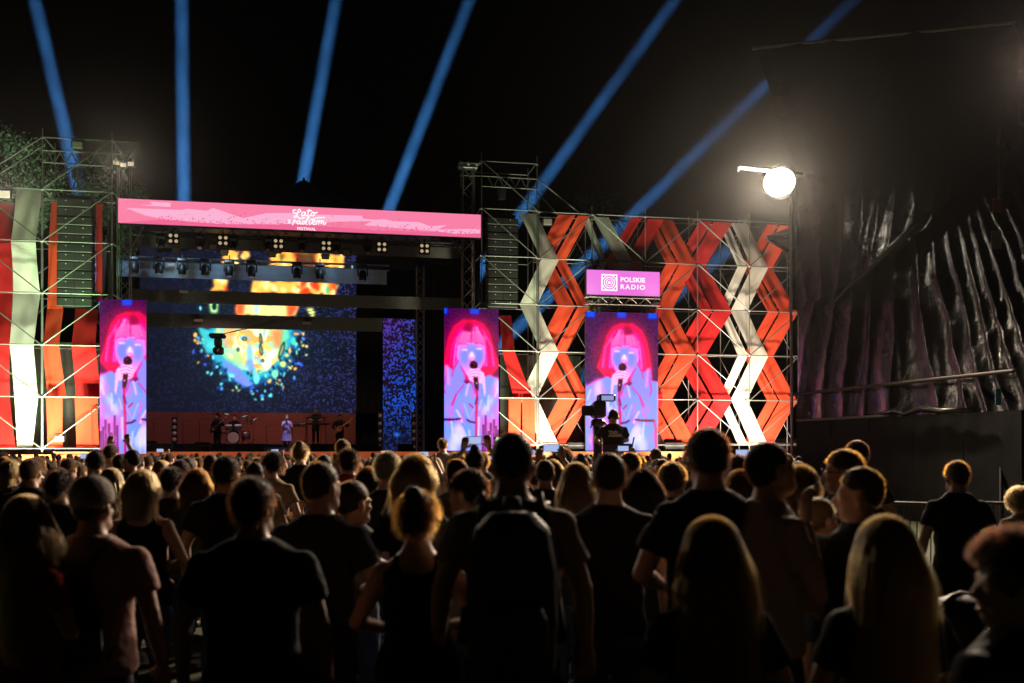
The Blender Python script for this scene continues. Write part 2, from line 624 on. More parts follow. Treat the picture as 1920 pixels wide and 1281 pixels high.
pole('brace', S(243, 470, .4), S(271, 421, .4), .035, M_ALU, pole_th)
pole_th = thing('truss_brace', 'diagonal steel brace from right truss tower up to the banner', 'brace', S(865, 477, .5), TH)
pole('brace', S(866, 477, .4), S(846, 446, .4), .035, M_ALU, pole_th)

# black borders on their trusses, hiding the LED wall in strips
def border(label, y0, y1, off, x0, x1, m=M_DRAPE):
    t = thing('border_cloth', label, 'border cloth', S((x0 + x1) / 2, y1, off), TH, 'borders across the LED wall')
    za, zb = zo(470, y1, off), zo(470, y0, off)
    a, b = uo(x0, off), uo(x1, off)
    nx = 60; mb = MB(); vs = []; fs = []
    for j in range(4):
        for i in range(nx + 1):
            u = a + (b - a) * i / nx
            o = .03 * math.sin(u * 7 + j * .3) + .02 * math.sin(u * 17)
            vs.append(sp(u, off + o, za + (zb - za) * j / 3))
    for j in range(3):
        for i in range(nx):
            q = j * (nx + 1) + i
            fs.append((q, q + 1, q + nx + 2, q + nx + 1))
    mb.add(vs, fs); mb.build('cloth', m, t, True)
    pole('hanging_pipe', sp(a, off + .1, zb - .03), sp(b, off + .1, zb - .03), .03, M_DARK, t)
    return t
M_BORDER = mat('smoke_hazed_border', (0.14, 0.15, 0.13), 0.95, spec=.1, vary=.3)  # black cloth lightened: the glow of lit smoke is in its colour
M_VALANCE = mat('grey_roof_valance', (0.30, 0.36, 0.44), 0.5, vary=.25, vscale=1.5, stretch=(1, 1, 4))
border('upper black border strip above the LED wall', 440, 471, 3.0, 236, 862, M_BORDER)
border('grey-blue valance strip behind the hanging moving heads', 498, 526, 4.0, 216, 725, M_VALANCE)
border('thin black border strip in the middle of the LED wall', 548, 572, 5.5, 236, 868, M_BORDER)
border('lowest black border strip above the big LED picture', 591, 617, 7.0, 236, 717, M_BORDER)
vt = truss('valance_truss', 'pale blue-lit truss chords above the grey valance', sp(uo(214, 4.3), 4.3, zo(470, 494, 4.3)), sp(uo(730, 4.3), 4.3, zo(470, 494, 4.3)), .22, M_STEEL, group='lighting trusses', r=.03, pitch=1.2)

# ------------------------------------------------------------------ lamps hung in the roof
def moving_head(label, px, py, off, s=1.0, tilt=0.0, lit=False):
    p = S(px, py, off)
    t = thing('moving_head', label, 'stage lamp', p, TH, 'moving head lamps')
    u = uo(px, off)
    mb = MB(); sbox(mb, u - .2 * s, u + .2 * s, off - .15 * s, off + .15 * s, p.z + .28 * s, p.z + .42 * s, bevel=.03); mb.build('base', M_BLACK, t)
    for q in (-1, 1):
        mb = MB()
        sbox(mb, u + q * .2 * s - .03, u + q * .2 * s + .03, off - .07 * s, off + .07 * s, p.z - .06 * s, p.z + .29 * s, bevel=.015)
        mb.build('yoke_arm', M_BLACK, t)
    mb = MB(); ax = (Vector((0, 0, -1)) * math.cos(tilt) - N * math.sin(tilt))
    mb.tube([p - ax * .2 * s, p - ax * .12 * s, p + ax * .12 * s, p + ax * .24 * s, p + ax * .27 * s], [.07 * s, .15 * s, .165 * s, .15 * s, .12 * s], 14)
    mb.build('lamp_head', M_BLACK, t, True)
    mb = MB(); mb.cyl(p + ax * .271 * s, p + ax * .28 * s, .11 * s, seg=14); mb.build('lens', M_LENS, t)
    pole('clamp', p + Vector((0, 0, .42 * s)), p + Vector((0, 0, .62 * s)), .025, M_DARK, t, 6)
    return t
for i, px in enumerate((303, 375, 437, 503, 566, 630, 690)):
    moving_head('%s moving head lamp from the left on the front truss' % ORD[i], px, 457 + (px - 375) * .03, .9, .85, .5)
for i, px in enumerate((253, 298, 342, 385, 430, 472, 557, 600, 680)):
    moving_head('%s moving head lamp from the left before the grey valance' % ORD[i], px, 502 + (px - 300) * .035, 3.2, 1.05, .15)

def blinder(label, px, py, off=.85):
    p = S(px, py, off); u = uo(px, off)
    t = thing('blinder_lamp', label, 'stage lamp', p, TH, 'four-lens blinders')
    mb = MB(); sbox(mb, u - .24, u + .24, off, off + .18, p.z - .24, p.z + .24, bevel=.03); mb.build('housing', M_BLACK, t)
    for a in (-.115, .115):
        for b in (-.115, .115):
            c = sp(u + a, off - .001, p.z + b)
            mb = MB(); mb.tube([c, c - N * .02, c - N * .045], [.075, .07, .03], 12)
            mb.build('lens', M_WARMLENS, t, True)
    pole('clamp', sp(u, off + .09, p.z + .24), sp(u, off + .09, p.z + .45), .025, M_DARK, t, 6)
for i, (px, py) in enumerate(((325, 447), (418, 451), (522, 457), (612, 461), (716, 463), (796, 466))):
    blinder('%s four-lens blinder lamp from the left under the banner' % ORD[i], px, py)
for i, (px, py, off) in enumerate(((320, 497, 3.6), (345, 547, 5.3), (372, 601, 6.8), (575, 606, 6.8))):
    t = thing('hoist', 'chain hoist box, %s, on the hanging trusses' % ('upper left one', 'left of centre', 'lower left one', 'lower right one')[i], 'hoist', S(px, py, off), TH)
    u = uo(px, off); z = zo(px, py, off)
    mb = MB(); sbox(mb, u - .2, u + .2, off - .12, off, z - .07, z + .07, bevel=.02); mb.build('motor_box', mat('hoist_grey', (.4, .33, .3), .5), t)
    pole('chain', sp(u, off, z + .07), sp(u, off, z + .6), .012, M_DARK, t, 6)

# ------------------------------------------------------------------ pink banner
M_PINK = mat('banner_led_pink', (.02, .01, .01), .6, emit=lin((249, 128, 166)), strength=1.0)
M_PALE = mat('banner_led_pale_pink', (.02, .01, .01), .6, emit=lin((252, 178, 212)), strength=1.0, sample=False)
M_DEEP = mat('banner_led_deep_pink', (.02, .01, .01), .6, emit=lin((240, 104, 150)), strength=1.0, sample=False)
M_LWHITE = mat('led_white', (.02, .02, .02), .6, emit=(1, 1, 1), strength=1.0, sample=False)
ban = thing('led_banner', 'wide pink LED banner with white lettering across the top of the stage', 'LED banner', S(560, 440, 0), TH)
tl, tr, br, bl = S(221, 371), S(902, 403), S(902, 447), S(221, 418)
zt, zb = (tl.z + tr.z) / 2, (bl.z + br.z) / 2
uA, uB = uo(221), uo(902)
mb = MB(); sbox(mb, uA, uB, .003, .35, zb, zt); mb.build('cabinet_frame', M_BLACK, ban)
def bsheet(name, pts, m, lift):
    """pts in photo pixels on the banner plane, standing LIFT metres proud"""
    mb = MB(); vs = []
    for x, y in pts:
        p = S(x, y, 0)
        u = (p - P0).dot(U)
        vs.append(sp(min(max(u, uA + .01), uB - .01), -lift, min(max(p.z, zb + .01), zt - .01)))
    me = bpy.data.meshes.new(name); bm = bmesh.new()
    f = bm.faces.new([bm.verts.new(v) for v in vs]); bmesh.ops.triangulate(bm, faces=[f]); bm.to_mesh(me); bm.free()
    me.materials.append(m)
    return put(name, me, ban)
bsheet('led_field', [(221, 371), (902, 403), (902, 447), (221, 418)], M_PINK, .004)
def zz(ox, oy, k, pts):
    return [(ox + x * k, oy + y * k) for x, y in pts]
ka = 360 / 1920
bsheet('cloud_print', zz(200, 340, ka, [(190, 268), (400, 275), (700, 300), (770, 300), (750, 288), (800, 275), (860, 292), (1000, 296), (1062, 268), (1150, 295), (1290, 345), (1370, 368), (1560, 352), (1570, 325), (1600, 320), (1920, 318), (1920, 425), (1700, 432), (1500, 430), (1200, 430), (900, 410), (540, 375), (380, 340)]), M_PALE, .008)
bsheet('cloud_print', zz(540, 340, ka, [(40, 328), (740, 345), (750, 375), (870, 385), (960, 380), (1050, 400), (1310, 410), (1240, 430), (1370, 455), (1590, 438), (1500, 480), (1920, 478), (1920, 522), (1680, 528), (1800, 500), (1480, 500), (1320, 470), (1100, 468), (760, 440), (900, 420), (840, 400), (500, 405), (40, 425)]), M_PALE, .008)
bsheet('cloud_print', zz(200, 340, ka, [(320, 240), (460, 232), (430, 205), (640, 215), (570, 235), (640, 258)]), M_PALE, .008)
bsheet('ground_print', [(300, 412), (420, 417), (560, 421), (700, 432), (902, 438), (902, 447), (221, 418)], M_DEEP, .006)
speck = MB()
for k in range(520):
    x = 290 + 610 * rnd.random(); yb = 418 + (x - 221) * 29 / 681
    y = yb - 2 - abs(rnd.gauss(0, 8))
    p = S(x, y); u = (p - P0).dot(U); s = .012 + .02 * rnd.random()
    speck.quad(sp(u - s, -.011, p.z - s), sp(u + s, -.011, p.z - s), sp(u + s, -.011, p.z + s), sp(u - s, -.011, p.z + s))
o = speck.build('speckle_print', M_DEEP, ban); o['kind'] = 'stuff'

def stroke_mesh(strokes, w, fn):
    """flat round-ended brush strokes; fn maps drawing coordinates to the world"""
    mb = MB()
    for pts in strokes:
        # Catmull-Rom smoothing
        P = [pts[0]] + list(pts) + [pts[-1]]
        line = []
        for i in range(1, len(P) - 2):
            for k in range(6):
                t = k / 6
                q = []
                for c in (0, 1):
                    a, b, d, e = P[i - 1][c], P[i][c], P[i + 1][c], P[i + 2][c]
                    q.append(.5 * (2 * b + (d - a) * t + (2 * a - 5 * b + 4 * d - e) * t * t + (3 * b - a - 3 * d + e) * t ** 3))
                line.append(tuple(q))
        line.append(pts[-1])
        vs = []
        for i, (x, y) in enumerate(line):
            xa, ya = line[max(0, i - 1)]; xb, yb = line[min(len(line) - 1, i + 1)]
            dx, dy = xb - xa, yb - ya; l = math.hypot(dx, dy) or 1
            nx_, ny_ = -dy / l * w / 2, dx / l * w / 2
            vs += [fn(x + nx_, y + ny_), fn(x - nx_, y - ny_)]
        mb.add(vs, [(2 * i, 2 * i + 1, 2 * i + 3, 2 * i + 2) for i in range(len(line) - 1)])
        for ex, ey in (line[0], line[-1]):
            mb.add([fn(ex + w / 2 * math.cos(a * math.pi / 4), ey + w / 2 * math.sin(a * math.pi / 4)) for a in range(8)], [tuple(range(8))])
    return mb
LATO = [  # cursive lettering, drawn on a 1920 x 1135 enlargement of the sign
    [(430, 250), (360, 245), (340, 300), (400, 345), (480, 340), (580, 300), (570, 235), (520, 235), (490, 320), (460, 420), (410, 490), (375, 480), (400, 440), (480, 470), (560, 515), (640, 520), (720, 490)],
    [(730, 320), (660, 320), (625, 390), (650, 440), (710, 400), (745, 320), (735, 420), (780, 430)],
    [(870, 230), (820, 420), (850, 450), (900, 420)], [(800, 275), (940, 270)],
    [(990, 310), (940, 360), (950, 420), (1010, 430), (1040, 370), (1000, 310), (1040, 350), (1090, 340), (1130, 320)],
]
RADIEM = [
    [(390, 570), (350, 650), (325, 730)], [(350, 650), (400, 600), (440, 620)],
    [(560, 600), (500, 600), (465, 660), (500, 700), (560, 640), (570, 600), (560, 690), (620, 700)],
    [(740, 620), (680, 610), (645, 670), (680, 710), (740, 650), (850, 500), (830, 480), (790, 560), (760, 690), (800, 715)],
    [(880, 600), (860, 690), (900, 715), (940, 680)], [(900, 540), (960, 560), (1090, 510), (1370, 490)],
    [(990, 660), (1060, 630), (1050, 590), (990, 600), (970, 670), (1020, 720), (1090, 690)],
    [(1130, 590), (1100, 710)], [(1120, 640), (1180, 590), (1200, 610), (1170, 710)], [(1190, 650), (1250, 590), (1280, 610), (1250, 700), (1310, 610), (1345, 620), (1330, 700), (1380, 715), (1415, 660)],
]
kl = 110 / 1920
def bfn(x, y):
    p = S(530 + x * kl, 380 + y * kl, 0)
    return sp((p - P0).dot(U), -.014, p.z)
stroke_mesh(LATO, 44, bfn).build('lettering', M_LWHITE, ban)
stroke_mesh(RADIEM, 40, bfn).build('lettering', M_LWHITE, ban)
def stage_text(body, px, py, h_px, off, lift, m, parent, bold=.0, space=1.0, width_px=None):
    """upright lettering whose baseline starts at the pixel, h_px capital height"""
    me = text_mesh(body, 1.0, bold, space)
    co = [v.co for v in me.vertices]
    x0, x1 = min(c.x for c in co), max(c.x for c in co); y0, y1 = min(c.y for c in co), max(c.y for c in co)
    o = S(px, py, off); hh = S(px, py - h_px, off).z - o.z
    sx = hh / (y1 - y0)
    if width_px:
        sx = ((S(px + width_px, py, off) - o).dot(U)) / (x1 - x0)
    uu = (o - P0).dot(U)
    M = frame_matrix(sp(uu, off - lift, o.z), U, (0, 0, 1)) @ Matrix.Diagonal((sx, hh / (y1 - y0), 1, 1)) @ Matrix.Translation((-x0, -y0, 0))
    me.transform(M); me.materials.append(m)
    return put('lettering', me, parent)
stage_text('FESTIWAL', 557.5, 431.5, 5.6, 0, .014, M_LWHITE, ban, .02, 1.0, 35)
stage_text('z', 539.5, 419, 7, 0, .014, M_LWHITE, ban, .03, 1.0, 5.5)

# ------------------------------------------------------------------ portrait LED screens
can = Canvas(840, 115, 1425, 1210, 150, 280, (70, 8, 80))
c = can
c.C += (c.noise(7) - .5)[..., None] * np.array([60, 20, 60])
c.mix((c.Y < 330) * .35 * (1 - (c.Y - 115) / 215), (70, 10, 60))
for x in (880, 1128, 1378):
    c.poly([(x - 38, 105), (x + 38, 105), (x + 38, 160), (x - 38, 160)], (34, 78, 215), 6)
c.ell(1150, 470, 250, 310, (200, 10, 70), 40, .5)
for k in range(10):
    c.line([(850 + 60 * k, 700 + 40 * rnd.random()), (880 + 58 * k, 1200)], 8, (250, 90, 230), 6, .0)
c.poly([(1130, 200), (1225, 203), (1295, 255), (1335, 340), (1355, 440), (1372, 545), (1380, 640), (1330, 680), (1010, 640), (930, 552), (960, 470), (985, 380), (1012, 290), (1060, 228)], (255, 16, 84), 7)
c.poly([(1120, 235), (1200, 230), (1265, 290), (1300, 380), (1310, 470), (1290, 560), (1080, 560), (965, 555), (1000, 430), (1030, 310)], (255, 34, 150), 12)
for k in range(26):       # hair streaks
    x = 985 + 330 * rnd.random()
    c.line([(1150 + (x - 1150) * .45, 250 + 20 * rnd.random()), (x, 400), (x + (x - 1150) * .12, 555)], 6 + 8 * rnd.random(), rnd.choice([(255, 130, 215), (255, 20, 80), (255, 40, 140), (255, 90, 190), (255, 160, 235)]), 3, .65)
c.poly([(1135, 225), (1190, 215), (1228, 262), (1212, 306), (1185, 290), (1155, 318), (1142, 265)], (110, 0, 34), 14, .7)
# jacket
c.poly([(840, 705), (900, 670), (1010, 622), (1090, 660), (1180, 700), (1300, 640), (1425, 662), (1425, 1210), (840, 1210)], (128, 142, 255), 5)
for k in range(34):
    x, y = 850 + 560 * rnd.random(), 680 + 520 * rnd.random()
    c.ell(x, y, 18 + 40 * rnd.random(), 40 + 70 * rnd.random(), rnd.choice([(104, 142, 255), (190, 120, 255), (250, 120, 240), (112, 150, 255), (210, 205, 255), (250, 200, 255), (120, 150, 255), (235, 222, 255)]), 14, .62, rnd.uniform(-.6, .6))
for k in range(30):       # jacket folds: pale ridges, magenta creases
    x, y = 850 + 560 * rnd.random(), 690 + 430 * rnd.random(); dx = rnd.uniform(-45, 45); L_ = rnd.uniform(50, 150)
    c.line([(x, y), (x + dx * .6, y + L_ * .5), (x + dx, y + L_)], rnd.uniform(5, 16), rnd.choice([(255, 190, 255), (255, 120, 235), (250, 80, 205), (225, 205, 255), (90, 130, 255)]), 5, .75)
c.line([(840, 705), (900, 670), (1010, 622)], 9, (255, 60, 160), 4, .8); c.line([(1300, 640), (1425, 662)], 9, (255, 60, 160), 4, .8)
# face
c.poly([(1048, 395), (1090, 378), (1200, 378), (1258, 395), (1268, 480), (1246, 560), (1190, 628), (1130, 630), (1070, 565), (1048, 480)], (205, 128, 250), 5)
c.ell(1100, 480, 42, 62, (112, 126, 250), 12, .9); c.ell(1208, 485, 36, 60, (120, 132, 252), 12, .9); c.ell(1150, 425, 44, 34, (118, 140, 255), 10, .85)
c.ell(1150, 485, 24, 30, (240, 190, 250), 8, .9); c.ell(1160, 610, 60, 30, (236, 150, 232), 10, .8)
c.poly([(1035, 330), (1100, 300), (1230, 300), (1275, 350), (1272, 402), (1240, 372), (1200, 388), (1160, 362), (1120, 392), (1080, 372), (1046, 412)], (255, 78, 165), 5)
for k in range(12):
    x = 1050 + 18 * k
    c.line([(1150 + (x - 1150) * .6, 290), (x, 385)], 6, rnd.choice([(255, 150, 220), (245, 30, 100), (255, 120, 200)]), 2, .7)
for x, y in ((1092, 422), (1207, 432)):
    c.ell(x, y, 24, 8, (250, 225, 255), 3, .9); c.ell(x + 3, y - 1, 7, 7, (190, 120, 190), 2, .8); c.line([(x - 28, y - 3), (x, y - 12), (x + 28, y - 6)], 5, (225, 70, 150), 2, .8)
    c.line([(x - 34, y - 34), (x, y - 44), (x + 34, y - 36)], 9, (235, 60, 140), 3, .8)
c.line([(1052, 400), (1050, 480), (1074, 560), (1120, 612)], 10, (255, 110, 225), 5, .8); c.line([(1262, 400), (1268, 480), (1246, 556), (1200, 615)], 10, (255, 110, 225), 5, .8); c.ell(1150, 470, 9, 24, (255, 225, 255), 5, .8)
c.line([(1130, 505), (1150, 492), (1172, 508)], 7, (240, 90, 170), 2); c.ell(1150, 520, 26, 8, (235, 80, 150), 3)
# raised arm and hand with red outlines
c.poly([(1240, 520), (1262, 512), (1300, 590), (1345, 560), (1362, 545), (1372, 640), (1368, 760), (1320, 830), (1250, 740), (1200, 660)], (140, 132, 255), 6)
for ln in ([(1255, 515), (1295, 590), (1305, 640)], [(1350, 548), (1352, 640), (1372, 730), (1358, 770)], [(1240, 560), (1200, 625), (1150, 690), (1125, 770)], [(1210, 700), (1275, 780), (1312, 860)], [(1275, 780), (1298, 862)]):
    c.line(ln, 9, (250, 24, 96), 3, .85)
c.line([(1345, 560), (1330, 700)], 20, (255, 140, 220), 6, .7)
# hand on the microphone
c.ell(1135, 552, 31, 33, (52, 4, 34), 4); c.ell(1126, 540, 10, 9, (150, 40, 90), 4, .6)
c.poly([(1050, 612), (1095, 575), (1165, 578), (1186, 620), (1172, 668), (1120, 690), (1066, 690), (1052, 800), (1040, 760)], (250, 176, 236), 4)
for k in range(4):
    c.line([(1072 + 8 * k, 600 + 22 * k), (1120, 588 + 22 * k), (1172, 606 + 20 * k)], 4, (225, 70, 160), 1.5, .85)
c.poly([(1100, 645), (1138, 640), (1132, 700), (1118, 752), (1098, 745)], (70, 4, 34), 3)
c.ell(1112, 690, 6, 8, (250, 200, 220), 2)
c.line([(1108, 745), (1112, 860), (1118, 985), (1118, 1210)], 17, (216, 16, 84), 3)
c.line([(1142, 878), (1170, 850)], 13, (214, 20, 70), 2); c.line([(1105, 800), (1122, 850)], 11, (120, 10, 80), 2)
c.line([(1125, 992), (1160, 990), (1188, 972)], 12, (84, 6, 44), 2); c.line([(1240, 964), (1300, 972), (1392, 972)], 13, (96, 6, 44), 2)
c.line([(1392, 975), (1408, 1040), (1408, 1210)], 18, (238, 40, 90), 5, .8); c.line([(1425, 660), (1425, 1210)], 16, (255, 150, 90), 8, .5)
# stage poles behind the singer at the lower left of the picture
c.poly([(900, 960), (1075, 960), (1075, 1210), (880, 1210)], (240, 70, 210), 18, .75)
for x, t in ((905, 1090), (940, 1040), (958, 1010), (975, 960), (1000, 990), (1018, 1050), (1040, 930), (1058, 1000)):
    c.line([(x, t), (x + 4, 1210)], 9 + 6 * rnd.random(), (96, 6, 84), 2, .95); c.ell(x, t, 6, 6, (255, 240, 255), 2)
IMG = c.linear(1.0)
def bleach(img):   # LEDs too bright for the lens: highlights run to pale
    return np.clip((img - .02) * 1.42, 0, 1.5)
IMG = bleach(IMG)
M_LEDP = led_mat('portrait_led', 1.0)
def portrait(label, px0, px1, ytop, ybot, off, crop, mirror):
    t = thing('portrait_screen', label, 'LED screen', Sz((px0 + px1) / 2, 1.56, off), TH, 'portrait LED screens')
    img = IMG[:, ::-1] if mirror else IMG
    nx = img.shape[1]
    img = img[:, int(nx * crop[0]):int(nx * crop[1])]
    zt_ = zo((px0 + px1) / 2, ytop, off); zb_ = zo((px0 + px1) / 2, ybot, off)
    a, b = uo(px0, off), uo(px1, off)
    rows, cols = 6, max(2, int(round((b - a) / 1.0)))
    for i in range(cols):         # cabinets
        for j in range(rows):
            mb = MB(); w = (b - a) / cols; h = (zt_ - zb_) / rows
            sbox(mb, a + w * i + .004, a + w * (i + 1) - .004, off + .012, off + .14, zb_ + h * j + .004, zb_ + h * (j + 1) - .004)
            mb.build('cabinet', M_BLACK, t)
    led_sheet('picture', img, (sp(a, off, zt_), sp(b, off, zt_), sp(b, off, zb_), sp(a, off, zb_)), M_LEDP, t)
    return t
portrait('LED screen left of the stage with a pink-haired singer, cropped narrow', 187, 274, 562, 851, -1.0, (.165, .735), False)
portrait('LED screen right of the stage, mirrored pink-haired singer with raised hand', 833, 935, 579, 845, -1.0, (.105, .835), True)
portrait('widest portrait LED screen, pink-haired singer, under the magenta sign', 1098, 1234, 586, 845, -.8, (0, 1), False)

# magenta sign over the right portrait screen
M_MAG = mat('sign_led_magenta', (.02, .01, .02), .6, emit=lin((236, 116, 222)), strength=1.0)
off = -.8
sg = thing('led_sign', 'small magenta LED sign with white ring logo above the right portrait screen', 'LED sign', S(1168, 553, off), TH)
a, b, z1, z0 = uo(1100, off), uo(1237, off), zo(1168, 508, off), zo(1168, 554, off)
mb = MB(); sbox(mb, a, b, off + .004, off + .25, z0, z1); mb.build('cabinet_frame', M_BLACK, sg)
mb = MB(); mb.quad(sp(a, off, z0), sp(b, off, z0), sp(b, off, z1), sp(a, off, z1)); mb.build('led_field', M_MAG, sg)
stage_text('POLSKIE', 1163.5, 528.8, 9.2, off, .006, M_LWHITE, sg, .035, 1.05, 46)
stage_text('RADIO', 1163.5, 542.3, 9.2, off, .006, M_LWHITE, sg, .035, 1.3, 46)
lc = S(1142.5, 530, off); lu = (lc - P0).dot(U); hs = .365
mb = MB()
mb.add([sp(lu - hs, off - .006, lc.z - hs), sp(lu + hs, off - .006, lc.z - hs), sp(lu + hs, off - .006, lc.z + hs), sp(lu - hs, off - .006, lc.z + hs)], [(0, 1, 2, 3)])
mb.build('logo_square', M_LWHITE, sg)
def ring(r0, r1, lift, m, squash=1.0):
    mb = MB(); vs = []
    for k in range(32):
        t = 2 * math.pi * k / 32
        # rounded-square rings
        e = 1.0
        for r in (r0, r1):
            vs.append(sp(lu + r * math.cos(t) * e, off - lift, lc.z + r * math.sin(t) * squash))
    mb.add(vs, [(2 * k, 2 * k + 1, (2 * k + 3) % 64, (2 * k + 2) % 64) for k in range(32)])
    return mb.build('logo_ring', m, sg)
ring(.25, .30, .010, M_MAG); ring(.155, .20, .010, M_MAG); ring(.06, .105, .010, M_MAG, 1.25)
for sx in (-1, 1):
    for sz in (-1, 1):
        mb = MB(); cx, cz = lu + sx * .30, lc.z + sz * .30
        mb.add([sp(cx, off - .010, cz), sp(cx - sx * .12, off - .010, cz), sp(cx, off - .010, cz - sz * .12)], [(0, 1, 2)]); mb.build('logo_corner', M_MAG, sg)
truss('sign_truss', 'short lattice truss between the magenta sign and the portrait screen', sp(uo(1098, -.55), -.55, zo(1168, 566, -.55)), sp(uo(1236, -.55), -.55, zo(1168, 566, -.55)), .3, M_ALU, r=.025)
truss('sign_truss', 'upright lattice truss behind the left edge of right portrait screen', sp(uo(1112, -.3), -.3, 0), sp(uo(1112, -.3), -.3, zo(1168, 512, -.3)), .3, M_ALU)
truss('sign_truss', 'upright lattice truss behind the right edge of right portrait screen', sp(uo(1222, -.3), -.3, 0), sp(uo(1222, -.3), -.3, zo(1168, 512, -.3)), .3, M_ALU)

# ------------------------------------------------------------------ LED wall at the back of the stage
c = Canvas(262, 440, 668, 776, 406, 336, (17, 19, 34))
n1 = c.noise(3.2); n2 = c.noise(2.0); n3 = c.noise(60); n4 = c.noise(2.4)
right = np.clip((c.X - 300) / 360, 0, 1)
speckm = np.clip((n1 * .6 + n2 * .4 - .56 + .12 * (n3 - .5)) * 9, 0, 1)
c.mix(speckm * (.20 + .42 * right ** 1.3), (66, 62, 140))
c.mix(np.clip((n4 - .82) * 10, 0, 1) * .5 * (.25 + right), (64, 96, 205))
gl = np.exp(-(((c.X - 468) / 130) ** 2 + ((c.Y - 640) / 110) ** 2))
c.mix(gl * .40, (44, 84, 92))  # teal haze of lit smoke round the disc, painted into the picture
zk = 360 / 1537.0
def Z(pts): return [(260 + x * zk, 560 + y * zk) for x, y in pts]
OR, YE, PE = (246, 120, 40), (255, 214, 100), (255, 190, 120)
# the round picture: pale orange heart, green-blue rim, loose drops
def arc(cx, cyy, rx, ry, col, warp):
    pts = [(cx + rx * math.cos(math.pi * k / 24), cyy + ry * math.sin(math.pi * k / 24)) for k in range(25)]
    c.poly(pts, col, 2, 1, warp, 7)
arc(466, 614, 92, 112, (30, 96, 150), 9); arc(466, 614, 82, 100, (46, 170, 200), 7)
r3 = random.Random(21)
for k in range(70):      # loose drops round the rim
    a_ = r3.uniform(.05, math.pi - .05); q_ = r3.uniform(.93, 1.22)
    c.ell(466 + 94 * q_ * math.cos(a_), 614 + 112 * q_ * math.sin(a_), r3.uniform(1.2, 3.6), r3.uniform(1.5, 5.5), r3.choice([(90, 225, 230), (60, 150, 250), (235, 225, 120), (120, 235, 190), (245, 180, 90), (60, 90, 230)]), 1, .95, r3.uniform(-1, 1))
for k in range(26):      # dark gaps near the rim
    a_ = r3.uniform(.1, math.pi - .1); q_ = r3.uniform(.78, 1.0)
    c.ell(466 + 90 * q_ * math.cos(a_), 614 + 108 * q_ * math.sin(a_), r3.uniform(1, 2.6), r3.uniform(3, 9), (14, 24, 50), 1.2, .9, a_ - 1.57)
arc(468, 614, 70, 84, (110, 215, 170), 6)
c.poly(Z([(670, 245), (1085, 245), (1095, 470), (1000, 570), (900, 560), (800, 520), (690, 440)]), (255, 222, 150), 3, 1, 3, 10)
body = c.blur(c.pmask(Z([(600, 245), (1110, 245), (1100, 480), (1000, 580), (900, 600), (790, 540), (660, 440)]), 3, 8), 2)
for sc_, col_, th_ in ((16, (255, 150, 70), .58), (11, (255, 244, 205), .55), (13, (150, 230, 190), .66), (8, (255, 190, 90), .62), (9, (120, 200, 240), .74)):
    c.mix(body * np.clip((c.noise(sc_) - th_) * 9, 0, 1) * .85, col_)
c.poly(Z([(670, 245), (760, 245), (740, 380), (675, 400)]), (255, 150, 80), 4, .8, 2, 8)
c.poly(Z([(1040, 245), (1140, 245), (1120, 380), (1070, 400)]), (250, 120, 60), 3, .85, 3, 8)
c.poly(Z([(700, 420), (800, 430), (860, 520), (760, 520)]), (170, 235, 130), 5, .8)
c.ell(260 + 870 * zk, 560 + 430 * zk, 6, 16, (120, 190, 235), 2, .9)
c.poly(Z([(650, 490), (760, 540), (840, 620), (900, 690), (860, 710), (780, 690), (700, 590)]), (110, 130, 240), 2, .95, 2, 6)
c.poly(Z([(845, 490), (900, 485), (910, 560), (870, 600), (845, 540)]), (96, 150, 250), 2, .9)
for x, y, rx, ry, r in ((830, 325, 16, 12, 0), (778, 410, 8, 12, 0), (960, 320, 8, 42, -.1), (962, 410, 9, 44, -.15), (1130, 410, 12, 70, .3), (975, 495, 8, 10, 0)):
    c.ell(260 + x * zk, 560 + y * zk, rx * zk + 1.3, ry * zk + 1.3, (20, 70, 60), .8, .9, r); c.ell(260 + x * zk, 560 + y * zk, rx * zk * .5, ry * zk * .75, (250, 220, 140), .6, .9, r)
for x, y, rx, ry, col in ((440, 300, 16, 22, (240, 190, 90)), (460, 345, 8, 10, (240, 190, 90)), (610, 550, 14, 12, (120, 210, 250)), (725, 620, 26, 18, (110, 220, 220)), (925, 640, 26, 44, (110, 220, 240)), (1000, 615, 12, 16, (90, 230, 200)), (1075, 600, 28, 34, (130, 235, 180)), (1140, 520, 26, 26, (210, 230, 120)), (1170, 450, 20, 14, (230, 220, 120)), (1225, 335, 20, 34, (70, 220, 190)), (1195, 410, 12, 30, (240, 190, 110)), (1250, 275, 26, 12, (250, 160, 90)), (1305, 275, 12, 14, (250, 190, 90)), (1270, 400, 9, 12, (110, 230, 250)), (1212, 538, 9, 10, (240, 230, 110)), (995, 740, 10, 13, (80, 230, 250)), (930, 738, 12, 9, (70, 110, 240)), (1118, 652, 7, 9, (70, 160, 250)), (580, 475, 10, 20, (140, 230, 220)), (560, 380, 30, 24, (110, 220, 220)), (1290, 340, 6, 16, (190, 220, 110)), (700, 600, 5, 14, (90, 230, 230))):
    c.ell(260 + x * zk, 560 + y * zk, rx * zk, ry * zk, col, 1.2, .95)
c.poly(Z([(470, 245), (530, 250), (555, 340), (600, 330), (600, 440), (520, 440), (490, 350)]), (70, 205, 205), 2, .85, 3, 6)
